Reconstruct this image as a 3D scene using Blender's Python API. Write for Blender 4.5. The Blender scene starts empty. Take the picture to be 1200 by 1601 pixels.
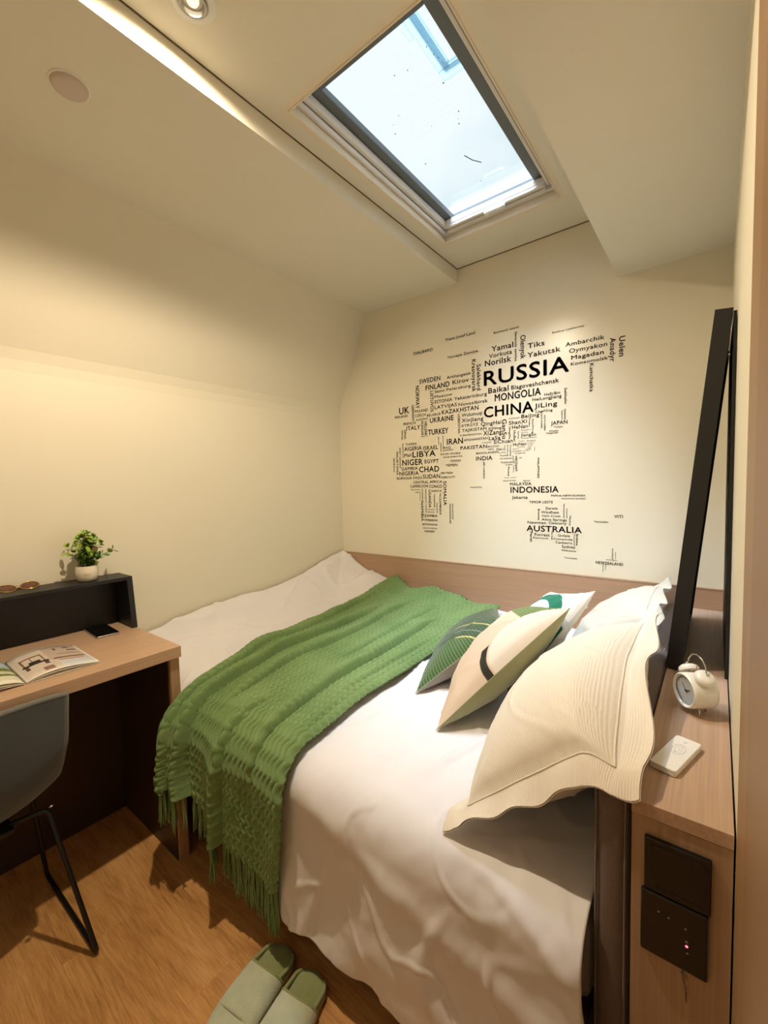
import bpy, bmesh, math, random
import numpy as np
from mathutils import Vector, Matrix

PI = math.pi
sc = bpy.context.scene
COL = sc.collection

# ------------------------------------------------------------------ camera
cam = bpy.data.cameras.new('camera')
cam.sensor_fit = 'HORIZONTAL'; cam.sensor_width = 36.0; cam.lens = 36.0 * 670.0 / 1200.0
cam.clip_start = 0.02; cam.clip_end = 200
camo = bpy.data.objects.new('camera', cam); COL.objects.link(camo)
_ya, _pi, _ro = .66222566, .06116656, -.02450878
_f = Vector((-math.sin(_ya) * math.cos(_pi), math.cos(_ya) * math.cos(_pi), -math.sin(_pi)))
_r0 = Vector((math.cos(_ya), math.sin(_ya), 0)); _u0 = _r0.cross(_f)
_r = math.cos(_ro) * _r0 + math.sin(_ro) * _u0
_u = -math.sin(_ro) * _r0 + math.cos(_ro) * _u0
M = Matrix((_r, _u, -_f)).transposed().to_4x4(); M.translation = Vector((2.025, -2.133, 1.35))
camo.matrix_world = M
sc.camera = camo

# ------------------------------------------------------------------ light and exposure
sc.view_settings.view_transform = 'Standard'; sc.view_settings.look = 'None'
sc.view_settings.gamma = 1.0; sc.view_settings.use_curve_mapping = False
sc.view_settings.exposure = 0.18
SKY = 1.3
world = bpy.data.worlds.new('sky'); sc.world = world; world.use_nodes = True
wn = world.node_tree; wn.nodes.clear()
wo = wn.nodes.new('ShaderNodeOutputWorld'); bg = wn.nodes.new('ShaderNodeBackground')
tc = wn.nodes.new('ShaderNodeTexCoord'); nz = wn.nodes.new('ShaderNodeTexNoise'); cr = wn.nodes.new('ShaderNodeValToRGB')
nz.inputs['Scale'].default_value = 3.2; nz.inputs['Detail'].default_value = 3
cr.color_ramp.elements[0].position = 0.40; cr.color_ramp.elements[0].color = (0.50, 0.62, 0.66, 1)
cr.color_ramp.elements[1].position = 0.58; cr.color_ramp.elements[1].color = (0.66, 0.71, 0.73, 1)
wn.links.new(tc.outputs['Generated'], nz.inputs['Vector']); wn.links.new(nz.outputs['Fac'], cr.inputs['Fac'])
wn.links.new(cr.outputs['Color'], bg.inputs['Color']); bg.inputs['Strength'].default_value = SKY
wn.links.new(bg.outputs[0], wo.inputs['Surface'])

sun = bpy.data.lights.new('hazy_sun', 'SUN'); sun.energy = 29.0; sun.angle = math.radians(48); sun.color = (0.72, 0.84, 1.0)
suno = bpy.data.objects.new('hazy_sun', sun); COL.objects.link(suno)
_d = Vector((0.12, 0.19, -1.0)).normalized()          # from the sky, down through the skylight
suno.rotation_euler = _d.to_track_quat('-Z', 'Y').to_euler()

def spot(name, loc, aim, power, size, blend, radius, color):
    l = bpy.data.lights.new(name, 'SPOT'); l.energy = power; l.spot_size = math.radians(size); l.spot_blend = blend
    l.shadow_soft_size = radius; l.color = color
    o = bpy.data.objects.new(name, l); COL.objects.link(o); o.location = loc
    o.rotation_euler = (Vector(aim) - Vector(loc)).to_track_quat('-Z', 'Y').to_euler(); return o
WARM = (1.0, 0.83, 0.59)
spot('downlight_beam', (1.035, -1.555, 2.487), (1.035, -1.555, 0), 84, 176, 0.6, 0.022, WARM)
spot('entry_fill_beam', (1.30, -2.75, 2.40), (1.30, -2.6, 0), 4.5, 160, 1.0, 0.04, WARM)  # unseen lamp behind the camera, added as ambient fill

# ------------------------------------------------------------------ helpers
def lin(c):
    return tuple((v / 255 / 12.92 if v / 255 <= .04045 else ((v / 255 + .055) / 1.055) ** 2.4) for v in c)

class NT:
    """tiny wrapper round a material's node tree; values are sockets or floats"""
    def __init__(s, name, rough=.6, spec=.5):
        s.m = bpy.data.materials.new(name); s.m.use_nodes = True; s.t = s.m.node_tree
        s.b = s.t.nodes['Principled BSDF']; s.b.inputs['Roughness'].default_value = rough
        s.b.inputs['Specular IOR Level'].default_value = spec
        s._tc = None
    def tc(s, which='Object'):
        if not s._tc: s._tc = s.t.nodes.new('ShaderNodeTexCoord')
        return s._tc.outputs[which]
    def put(s, sock, v):
        if isinstance(v, bpy.types.NodeSocket): s.t.links.new(v, sock)
        elif isinstance(v, (tuple, list)) and len(v) == 3 and sock.type == 'RGBA': sock.default_value = (*v, 1)
        else: sock.default_value = v
    def math(s, op, a, b=0.0, c=0.0):
        n = s.t.nodes.new('ShaderNodeMath'); n.operation = op
        for i, v in enumerate((a, b, c)): s.put(n.inputs[i], v)
        return n.outputs[0]
    def xyz(s, v):
        n = s.t.nodes.new('ShaderNodeSeparateXYZ'); s.put(n.inputs[0], v); return n.outputs
    def mapv(s, v, scale=(1, 1, 1), loc=(0, 0, 0), rot=(0, 0, 0)):
        n = s.t.nodes.new('ShaderNodeMapping'); s.put(n.inputs['Vector'], v)
        n.inputs['Scale'].default_value = scale; n.inputs['Location'].default_value = loc; n.inputs['Rotation'].default_value = rot
        return n.outputs[0]
    def noise(s, v, scale=5, detail=3, rough=.5, dist=0):
        n = s.t.nodes.new('ShaderNodeTexNoise'); s.put(n.inputs['Vector'], v)
        n.inputs['Scale'].default_value = scale; n.inputs['Detail'].default_value = detail
        n.inputs['Roughness'].default_value = rough; n.inputs['Distortion'].default_value = dist
        return n.outputs['Fac']
    def mix(s, f, a, b):
        n = s.t.nodes.new('ShaderNodeMix'); n.data_type = 'RGBA'
        s.put(n.inputs[0], f); s.put(n.inputs[6], a); s.put(n.inputs[7], b); return n.outputs[2]
    def ramp(s, f, stops):
        n = s.t.nodes.new('ShaderNodeValToRGB'); s.put(n.inputs[0], f); e = n.color_ramp.elements
        while len(e) < len(stops): e.new(.5)
        for el, (p, c) in zip(e, stops): el.position = p; el.color = (*c, 1)
        return n.outputs[0]
    def step(s, v, edge, soft=.004):
        n = s.t.nodes.new('ShaderNodeMapRange'); n.interpolation_type = 'SMOOTHSTEP'
        s.put(n.inputs[0], v); n.inputs[1].default_value = edge - soft; n.inputs[2].default_value = edge + soft
        return n.outputs[0]
    def bump(s, h, strength=.3, dist=.002):
        n = s.t.nodes.new('ShaderNodeBump'); s.put(n.inputs['Height'], h)
        n.inputs['Strength'].default_value = strength; n.inputs['Distance'].default_value = dist
        s.t.links.new(n.outputs[0], s.b.inputs['Normal'])
    def col(s, v): s.put(s.b.inputs['Base Color'], v)

def plain(name, rgb, rough=.5, metal=0, spec=.5, var=.06, nscale=40, bump=.0, bscale=300, sheen=0):
    n = NT(name, rough, spec); c = lin(rgb)
    n.b.inputs['Metallic'].default_value = metal
    f = n.noise(n.tc(), nscale, 3)
    n.col(n.mix(f, tuple(v * (1 - var) for v in c), tuple(min(1, v * (1 + var)) for v in c)))
    if bump: n.bump(n.noise(n.tc(), bscale, 2), bump, .001)
    if sheen: n.b.inputs['Sheen Weight'].default_value = sheen
    return n.m

def cloth(name, rgb, scale=900, bump=.35, rough=.9, sheen=.2, var=.07, weave=True):
    n = NT(name, rough, .2); c = lin(rgb); v = n.tc()
    f = n.noise(v, scale * .35, 3)
    n.col(n.mix(f, tuple(x * (1 - var) for x in c), tuple(min(1, x * (1 + var)) for x in c)))
    n.bump(n.noise(v, scale, 2), bump, .0012); n.b.inputs['Sheen Weight'].default_value = sheen
    return n.m

def laminate(name, rgb, axis='Y', var=.16, rough=.45):
    """printed wood-grain board: streaks along one axis"""
    n = NT(name, rough, .4); c = lin(rgb)
    s = {'X': (3, 160, 160), 'Y': (160, 3, 160), 'Z': (160, 160, 3)}[axis]
    a = n.noise(n.mapv(n.tc(), s), 1.0, 4, .6); b = n.noise(n.tc(), 3, 2)
    f = n.math('MULTIPLY_ADD', a, .8, n.math('MULTIPLY', b, .2))
    n.col(n.ramp(f, [(.3, tuple(x * (1 - var) for x in c)), (.7, tuple(min(1, x * (1 + var)) for x in c))]))
    n.bump(a, .12, .0006)
    return n.m

def link(o, parent=None):
    COL.objects.link(o)
    if parent is not None:
        o.parent = parent; o.matrix_parent_inverse = Matrix.Identity(4)
        o.location = o.location - parent.location if o.get('_abs', 0) else o.location
    return o

def mesh(name, verts, faces, mat=None, parent=None, smooth=False, uv=None):
    """verts in world coordinates; a child's mesh is shifted so it sits under its parent's empty"""
    me = bpy.data.meshes.new(name)
    v = np.asarray(verts, dtype=np.float64)
    if parent is not None: v = v - np.array(origin(parent))
    if isinstance(faces, np.ndarray):
        nf = len(faces); k = faces.shape[1]
        me.vertices.add(len(v)); me.vertices.foreach_set('co', v.ravel())
        me.loops.add(nf * k); me.loops.foreach_set('vertex_index', faces.ravel().astype(np.int32))
        me.polygons.add(nf); me.polygons.foreach_set('loop_start', np.arange(0, nf * k, k, dtype=np.int32))
        me.update(calc_edges=True)
    else:
        me.from_pydata(v.tolist(), [], [list(f) for f in faces]); me.update()
    if uv is not None:
        l = me.uv_layers.new(name='UVMap'); idx = np.empty(len(me.loops), np.int32); me.loops.foreach_get('vertex_index', idx)
        l.data.foreach_set('uv', np.asarray(uv, dtype=np.float32)[idx].ravel())
    if smooth: me.polygons.foreach_set('use_smooth', np.ones(len(me.polygons), bool))
    me.validate()
    if mat: me.materials.append(mat)
    o = bpy.data.objects.new(name, me); COL.objects.link(o)
    if parent is not None: o.parent = parent
    return o

def origin(o):
    p = Vector((0, 0, 0))
    while o is not None: p = p + o.location; o = o.parent
    return p

def empty(name, loc=(0, 0, 0)):
    o = bpy.data.objects.new(name, None); COL.objects.link(o); o.location = loc; o.empty_display_size = .05; return o

def tag(o, label=None, cat=None, group=None, kind=None):
    if label: o['label'] = label
    if cat: o['category'] = cat
    if group: o['group'] = group
    if kind: o['kind'] = kind
    return o

class BM:
    """collects shapes in one bmesh, in world coordinates"""
    def __init__(s): s.b = bmesh.new()
    def box(s, x0, x1, y0, y1, z0, z1, bevel=0, seg=2, mat=None):
        r = bmesh.ops.create_cube(s.b, size=1)['verts']
        for v in r:
            v.co = Vector((x0 + (v.co.x + .5) * (x1 - x0), y0 + (v.co.y + .5) * (y1 - y0), z0 + (v.co.z + .5) * (z1 - z0)))
            if mat: v.co = mat @ v.co
        if bevel:
            es = list({e for v in r for e in v.link_edges})
            bmesh.ops.bevel(s.b, geom=es, offset=bevel, segments=seg, profile=.5, affect='EDGES')
        return s
    def tube(s, pts, r, n=10, cap=True, closed=False):
        pts = [Vector(p) for p in pts]; rs = r if isinstance(r, (list, tuple)) else [r] * len(pts)
        rings = []; ref = None; N = len(pts)
        for i, p in enumerate(pts):
            if closed: t = (pts[(i + 1) % N] - pts[i - 1]).normalized()
            else: t = (pts[min(i + 1, N - 1)] - pts[max(i - 1, 0)]).normalized()
            if ref is None:
                ref = t.orthogonal().normalized()
            ref = (ref - t * ref.dot(t)).normalized(); b = t.cross(ref)
            rings.append([s.b.verts.new(p + rs[i] * (math.cos(a) * ref + math.sin(a) * b)) for a in [2 * PI * k / n for k in range(n)]])
        for i in range(N if closed else N - 1):
            A, B = rings[i], rings[(i + 1) % N]
            for k in range(n): s.b.faces.new((A[k], A[(k + 1) % n], B[(k + 1) % n], B[k]))
        if cap and not closed:
            s.b.faces.new(list(reversed(rings[0]))); s.b.faces.new(rings[-1])
        return s
    def lathe(s, prof, mat=Matrix.Identity(4), n=32, cap=(False, False)):
        rings = []
        for (r, z) in prof:
            rings.append([s.b.verts.new(mat @ Vector((r * math.cos(2 * PI * k / n), r * math.sin(2 * PI * k / n), z))) for k in range(n)])
        for A, B in zip(rings, rings[1:]):
            for k in range(n): s.b.faces.new((A[k], A[(k + 1) % n], B[(k + 1) % n], B[k]))
        if cap[0]: s.b.faces.new(list(reversed(rings[0])))
        if cap[1]: s.b.faces.new(rings[-1])
        return s
    def prism(s, poly, axis, a, b):
        """polygon of 2D points extruded along an axis from a to b"""
        def P(p, t): return {'X': (t, p[0], p[1]), 'Y': (p[0], t, p[1]), 'Z': (p[0], p[1], t)}[axis]
        A = [s.b.verts.new(P(p, a)) for p in poly]; B = [s.b.verts.new(P(p, b)) for p in poly]
        s.b.faces.new(A); s.b.faces.new(list(reversed(B)))
        for k in range(len(poly)): s.b.faces.new((A[k], B[k], B[(k + 1) % len(poly)], A[(k + 1) % len(poly)]))
        return s
    def sphere(s, c, r, scale=(1, 1, 1), seg=16, mat=None):
        v = bmesh.ops.create_uvsphere(s.b, u_segments=seg, v_segments=seg // 2, radius=r)['verts']
        for q in v:
            q.co = Vector((q.co.x * scale[0], q.co.y * scale[1], q.co.z * scale[2]))
            if mat: q.co = mat @ q.co
            q.co += Vector(c)
        return s
    def done(s, name, mat, parent=None, smooth=False, autosm=None):
        bmesh.ops.recalc_face_normals(s.b, faces=s.b.faces[:])
        if parent is not None:
            bmesh.ops.translate(s.b, verts=s.b.verts[:], vec=-origin(parent))
        me = bpy.data.meshes.new(name); s.b.to_mesh(me); s.b.free()
        if smooth: me.polygons.foreach_set('use_smooth', np.ones(len(me.polygons), bool))
        if autosm: me.set_sharp_from_angle(angle=math.radians(autosm))
        me.materials.append(mat)
        o = bpy.data.objects.new(name, me); COL.objects.link(o)
        if parent is not None: o.parent = parent
        return o

def box(name, x0, x1, y0, y1, z0, z1, mat, parent=None, bevel=0, seg=2):
    return BM().box(x0, x1, y0, y1, z0, z1, bevel, seg).done(name, mat, parent)

def gridfaces(nu, nv, base=0):
    i = np.arange(nu - 1)[:, None]; j = np.arange(nv - 1)[None, :]
    a = (i * nv + j).ravel() + base
    return np.stack([a, a + nv, a + nv + 1, a + 1], 1)

def vnoise(x, y, seed=0):
    """smooth value noise on numpy arrays"""
    rs = np.random.RandomState(seed); T = rs.rand(256, 256)
    xi = np.floor(x).astype(int); yi = np.floor(y).astype(int); fx = x - xi; fy = y - yi
    fx = fx * fx * fx * (fx * (fx * 6 - 15) + 10); fy = fy * fy * fy * (fy * (fy * 6 - 15) + 10)
    g = lambda a, b: T[a % 256, b % 256]
    return (g(xi, yi) * (1 - fx) + g(xi + 1, yi) * fx) * (1 - fy) + (g(xi, yi + 1) * (1 - fx) + g(xi + 1, yi + 1) * fx) * fy * 1.0
def fbm(x, y, seed=0, octv=3):
    r = 0; a = 1; t = 0
    for k in range(octv): r = r + a * vnoise(x * 2 ** k, y * 2 ** k, seed + k); t += a; a *= .5
    return r / t
def ridge(x, y, seed=0):
    """thin crease lines"""
    n = vnoise(x, y, seed) * 2 - 1
    return np.exp(-(n / .10) ** 2)
def sstep(a, b, x):
    t = np.clip((np.asarray(x, float) - a) / (b - a), 0, 1); return t * t * (3 - 2 * t)

# ------------------------------------------------------------------ materials of the setting
def paint(name, rgb, rough=.55):
    n = NT(name, rough, .35); c = lin(rgb); v = n.tc()
    f = n.noise(v, 1.6, 3)
    n.col(n.mix(f, tuple(x * .965 for x in c), tuple(min(1, x * 1.02) for x in c)))
    n.bump(n.noise(v, 260, 2), .10, .0006)
    return n.m
M_wall = paint('cream_wall_paint', (232, 224, 204), .55)
M_wallb = paint('cream_satin_wall_paint', (232, 224, 204), .24)
M_ceil = paint('ceiling_paint', (230, 224, 208), .6)
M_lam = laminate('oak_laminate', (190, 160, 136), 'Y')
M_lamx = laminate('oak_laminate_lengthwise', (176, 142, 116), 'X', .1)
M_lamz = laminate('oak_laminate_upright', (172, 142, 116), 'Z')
M_black = plain('matte_black_laminate', (20, 20, 21), .45, var=.1)
M_white = plain('white_plastic', (236, 235, 230), .35, var=.01)
M_chrome = plain('polished_metal', (190, 190, 190), .2, metal=1, var=.02)
M_steelb = plain('black_powder_coat', (18, 18, 19), .4, var=.05)
# ------------------------------------------------------------------ floor: laid planks
H0, H1, ZC, ZS, ZB = 0.0, 2.056, 2.50, 2.43, 2.222      # room left/right, ceiling, beam soffit, right box soffit
YF = -3.3
def floor_mat():
    n = NT('oak_plank', .38, .45); oi = n.t.nodes.new('ShaderNodeObjectInfo')
    base = n.tc()
    off = n.math('MULTIPLY', oi.outputs['Random'], 1.4)
    cb = n.t.nodes.new('ShaderNodeCombineXYZ'); n.put(cb.inputs[0], off); n.put(cb.inputs[1], off)
    va = n.t.nodes.new('ShaderNodeVectorMath'); va.operation = 'ADD'; n.put(va.inputs[0], base); n.put(va.inputs[1], cb.outputs[0])
    v = va.outputs[0]
    rings = n.noise(n.mapv(v, (.9, 7, 1)), 1.2, 2, .5, .5)
    bands = n.math('FRACT', n.math('MULTIPLY', rings, 11.0))
    bands = n.math('ABSOLUTE', n.math('SUBTRACT', bands, .5))
    fine = n.noise(n.mapv(v, (14, 260, 1)), 1, 4, .65)
    blot = n.noise(n.mapv(v, (2, 7, 1)), 1.5, 3)
    f = n.math('ADD', n.math('MULTIPLY', bands, .16), n.math('ADD', n.math('MULTIPLY', fine, .50), n.math('MULTIPLY', blot, .42)))
    n.col(n.ramp(f, [(.30, lin((146, 100, 54))), (.50, lin((200, 146, 88))), (.72, lin((226, 176, 118)))]))
    n.put(n.b.inputs['Roughness'], n.math('MULTIPLY_ADD', fine, .2, .3))
    n.bump(fine, .2, .0008)
    return n.m
M_floor = floor_mat()
fl = box('floor', H0 - .1, 2.6, YF - .1, .1, -.08, -.008, plain('floor_screed', (60, 45, 34), .9)); tag(fl, kind='structure')
random.seed(4)
PW, PL = .165, 1.22
yy = 0.0; row = 0
while yy > YF:
    xx = H0 - random.random() * PL
    while xx < H1 + .3:
        a, b = max(xx, H0), min(xx + PL, H1 + .35)
        if b - a > .03:
            BM().box(a + .0001, b - .0001, yy - PW + .0001, yy - .0001, -.008, 0, .0003, 1).done('plank', M_floor, fl)
        xx += PL
    yy -= PW; row += 1

# ------------------------------------------------------------------ walls, beams, ceiling
# left wall: upright to 1.866, then it leans in up to the beam soffit
LW = BM()
LW.prism([(-.12, -.05), (0, -.05), (0, 1.80), (.004, 1.84), (.014, 1.88), (.254, ZS), (.254, ZC + .1), (-.12, ZC + .1)], 'Y', YF - .1, .1)
o = LW.done('wall_left', M_wall); tag(o, kind='structure')
o = box('wall_back', H0 - .12, 2.3, 0, .12, -.05, ZC + .12, M_wallb); tag(o, kind='structure')
o = box('wall_right', H1, H1 + .07, -1.365, .1, -.05, ZC + .1, M_wall); tag(o, kind='structure')
o = box('wall_front', H0 - .12, 2.9, YF - .12, YF, -.05, ZC + .12, M_wall); tag(o, kind='structure')
o = box('wall_entry', 2.5, 2.6, YF, -1.85, -.05, ZC + .1, M_wall); tag(o, kind='structure')
# door frame close by on the right: a flat lining and a proud architrave
M_jamb = laminate('brown_door_frame_laminate', (150, 116, 78), 'Z', .08)
df = empty('door_1', (H1, -1.6, 0)); tag(df, kind='structure')
box('architrave', H1 - .0005, H1 + .07, -1.600, -1.3655, 0, ZC, M_jamb, df, .001)
box('door_lining', H1 - .004, H1 + .12, -1.90, -1.6005, 0, ZC, laminate('darker_door_lining', (138, 102, 66), 'Z', .08), df, .002)

# ceiling with the skylight hole
SX0, SX1, SY0, SY1 = .967, 1.499, -1.206, -.248
cb_ = BM()
cb_.box(H0 - .1, SX0 - .02, YF, .1, ZC, ZC + .05).box(SX1 + .02, 2.6, YF, .1, ZC, ZC + .05)
cb_.box(SX0 - .02, SX1 + .02, YF, SY0 - .02, ZC, ZC + .05).box(SX0 - .02, SX1 + .02, SY1 + .02, .1, ZC, ZC + .05)
o = cb_.done('ceiling', M_ceil); tag(o, kind='structure')
o = box('ceiling_beam', .20, .898, YF, .02, ZS, ZC + .04, M_ceil); tag(o, kind='structure')
o = box('ceiling_box', 1.668, 2.6, YF, .02, ZB, ZC + .04, M_ceil); tag(o, kind='structure')
# dark shadow gap between the skylight ceiling board and its neighbours
M_gap = plain('dark_joint', (96, 78, 52), .9)
o = BM().box(.898, .9025, YF, -.002, ZC - .0015, ZC + .002).box(.9, 1.668, -.0035, 0.001, ZC - .003, ZC + .001).done('trim_1', M_gap); tag(o, kind='structure')

# ------------------------------------------------------------------ skylight
win = empty('window_1', (1.23, -.73, ZC)); tag(win, kind='structure')
def ring(bm, x0, x1, y0, y1, w, z0, z1, bev=0):
    wl, wr, wn_, wf = w if isinstance(w, tuple) else (w,) * 4
    bm.box(x0, x0 + wl, y0, y1, z0, z1, bev).box(x1 - wr, x1, y0, y1, z0, z1, bev)
    bm.box(x0 + wl, x1 - wr, y0, y0 + wn_, z0, z1, bev).box(x0 + wl, x1 - wr, y1 - wf, y1, z0, z1, bev)
    return bm
M_reveal = paint('reveal_paint', (232, 220, 200), .4)
M_sash = plain('white_upvc', (228, 222, 216), .3, var=.01)
M_gasket = plain('grey_gasket', (104, 110, 116), .5)
ring(BM(), SX0 - .02, SX1 + .02, SY0 - .02, SY1 + .02, .02, ZC, 2.66).done('reveal_lining', M_reveal, win)
ring(BM(), SX0 - .0005, SX1 + .0005, SY0, SY1, (.010, .006, .006, .010), ZC - .004, ZC + .012, .003).done('casing_bead', M_reveal, win)
ring(BM(), SX0, SX1, SY0, SY1, (.013, .020, .012, .016), 2.535, 2.552, .003).done('fixed_frame', M_sash, win)
ring(BM(), SX0 + .004, SX1 - .030, SY0 + .010, SY1 - .010, (.024, .018, .014, .032), 2.556, 2.585, .005).done('sash', M_sash, win)
ring(BM(), SX0 + .001, SX1 - .004, SY0 + .002, SY1 - .002, (.012, .030, .012, .012), 2.553, 2.5555).done('sash_gap', plain('sash_shadow_seal', (150, 142, 134), .5), win)
ring(BM(), SX0 + .008, SX1 - .03, SY0 + .03, SY1 - .006, (.050, .066, .062, .016), 2.587, 2.612, .003).done('gasket_frame', M_gasket, win)
def glass_mat():
    m = bpy.data.materials.new('clear_glass'); m.use_nodes = True; t = m.node_tree; t.nodes.clear()
    o = t.nodes.new('ShaderNodeOutputMaterial'); tr = t.nodes.new('ShaderNodeBsdfTransparent'); g = t.nodes.new('ShaderNodeBsdfGlossy')
    tr.inputs[0].default_value = (.95, .975, .98, 1); g.inputs['Roughness'].default_value = .02
    mx = t.nodes.new('ShaderNodeMixShader'); mx.inputs[0].default_value = .045
    t.links.new(tr.outputs[0], mx.inputs[1]); t.links.new(g.outputs[0], mx.inputs[2]); t.links.new(mx.outputs[0], o.inputs[0])
    return m
M_glass = glass_mat()
mesh('pane', [(SX0 + .01, SY0 + .01, 2.614), (SX1 - .02, SY0 + .01, 2.614), (SX1 - .02, SY1 - .005, 2.614), (SX0 + .01, SY1 - .005, 2.614)], [(0, 1, 2, 3)], M_glass, win)
# far-side profile with its catch handle
BM().box(SX0 + .03, SX1 - .05, -.290, -.276, 2.545, 2.558, .003).box(SX0 + .03, SX1 - .05, -.272, -.262, 2.538, 2.556, .003).done('lower_rail', M_sash, win)
BM().box(1.19, 1.285, -.300, -.288, 2.528, 2.540, .004).box(1.19, 1.204, -.296, -.27, 2.530, 2.545, .003).box(1.271, 1.285, -.296, -.27, 2.530, 2.545, .003).done('catch_handle', M_white, win)
# debris on the glass
M_dirt = plain('leaf_litter', (80, 76, 66), .9)
o = BM().tube([(1.226, -.548, 2.6195), (1.240, -.506, 2.6195), (1.262, -.472, 2.6195)], .0016, 6).done('twig', M_dirt)
tag(o, 'small dark twig lying on the outside of the skylight glass', 'twig')
random.seed(9)
dbm = BM()
for k in range(16):
    px, py = random.uniform(1.05, 1.38), random.uniform(-1.0, -.33)
    dbm.sphere((px, py, 2.6155), random.uniform(.0012, .0026), (1, 1.4, .5), 6)
dk = dbm.done('specks', M_dirt); tag(dk, 'scattered dark specks of dirt on the skylight glass', 'dirt', kind='stuff')
# pale translucent frame added outside to stand in for a reflection in the glass
def milky():
    m = bpy.data.materials.new('pale_reflection_sheet'); m.use_nodes = True; t = m.node_tree; t.nodes.clear()
    o = t.nodes.new('ShaderNodeOutputMaterial'); tl = t.nodes.new('ShaderNodeBsdfTranslucent'); tr = t.nodes.new('ShaderNodeBsdfTransparent')
    tl.inputs[0].default_value = (.25, .31, .33, 1); tr.inputs[0].default_value = (.70, .79, .82, 1)
    mx = t.nodes.new('ShaderNodeMixShader'); mx.inputs[0].default_value = .55
    t.links.new(tr.outputs[0], mx.inputs[1]); t.links.new(tl.outputs[0], mx.inputs[2]); t.links.new(mx.outputs[0], o.inputs[0]); return m
M_reflect = milky()
rf = empty('reflection_frame', (1.10, -.75, 3.05)); tag(rf, 'pale bluish translucent frame standing in for a reflection at the far end of the skylight glass', 'reflection')
box('side_rail', 1.080, 1.128, -1.60, -.4805, 3.05, 3.058, M_reflect, rf, .002)
box('end_rail', 1.080, 1.60, -.480, -.432, 3.05, 3.058, M_reflect, rf, .002)
box('side_lip', 1.100, 1.128, -1.60, -.4805, 3.060, 3.075, M_reflect, rf, .002)
box('end_lip', 1.100, 1.60, -.480, -.462, 3.060, 3.075, M_reflect, rf, .002)
box('reflection_edge', 1.058, 1.076, -1.60, -.66, 3.05, 3.054, M_reflect, rf)
for x_, y_ in ((1.60, -.46), (1.60, -1.59), (1.085, -1.59)):
    box('post', x_ - .01, x_ + .01, y_ - .01, y_ + .01, 2.68, 3.05, M_sash, rf)
o = ring(BM(), -2.5, 4.5, -4.5, 2.5, (3.44, 2.97, 3.26, 2.71), 2.66, 2.68).done('roof', plain('roof_felt', (120, 120, 118), .9)); tag(o, kind='structure')

# ------------------------------------------------------------------ ceiling fittings
dl = empty('downlight', (1.03, -1.54, ZC)); tag(dl, 'round white tilting downlight in the ceiling beside the skylight', 'ceiling light')
Mt = Matrix.Translation((1.03, -1.54, ZC))
BM().lathe([(.052, .001), (.052, -.003), (.049, -.006), (.036, -.007), (.033, -.004), (.033, .0)], Mt, 40).done('trim_ring', M_white, dl, True, 40)
BM().lathe([(.033, -.004), (.030, -.012), (.026, -.012), (.022, -.001), (.021, .012)], Mt, 40).done('inner_ring', M_chrome, dl, True, 40)
em = bpy.data.materials.new('lit_led'); em.use_nodes = True
em.node_tree.nodes['Principled BSDF'].inputs['Emission Color'].default_value = (1, .8, .5, 1); em.node_tree.nodes['Principled BSDF'].inputs['Emission Strength'].default_value = 1.2
BM().lathe([(.0, -.006), (.012, -.006), (.014, -.002), (.014, .012)], Mt, 24).done('led_lens', em, dl, True)
sd = empty('smoke_detector', (.648, -1.678, ZS)); tag(sd, 'flat round white detector cover on the sloping-side beam underside', 'detector')
Ms = Matrix.Translation((.648, -1.678, ZS))
M_det = plain('warm_grey_plastic', (206, 190, 178), .45, var=.01)
BM().lathe([(.0, -.011), (.036, -.011), (.041, -.008), (.043, -.003), (.043, 0)], Ms, 40).done('cover', M_det, sd, True, 40)
BM().lathe([(.043, -.0028), (.047, -.0026), (.048, 0)], Ms, 40).done('rim', M_white, sd, True, 40)
dl2 = empty('entry_fill_light', (1.30, -2.75, ZC)); tag(dl2, 'round white downlight added unseen behind the camera as ambient fill', 'ceiling light')  # unseen fitting, added to go with the fill lamp
Mt2 = Matrix.Translation((1.30, -2.75, ZC))
BM().lathe([(.052, .001), (.052, -.003), (.049, -.006), (.036, -.007), (.033, -.004), (.033, .0)], Mt2, 32).done('trim_ring', M_white, dl2, True, 40)
BM().lathe([(.0, -.004), (.033, -.004)], Mt2, 24).done('diffuser', em, dl2, True)
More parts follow.
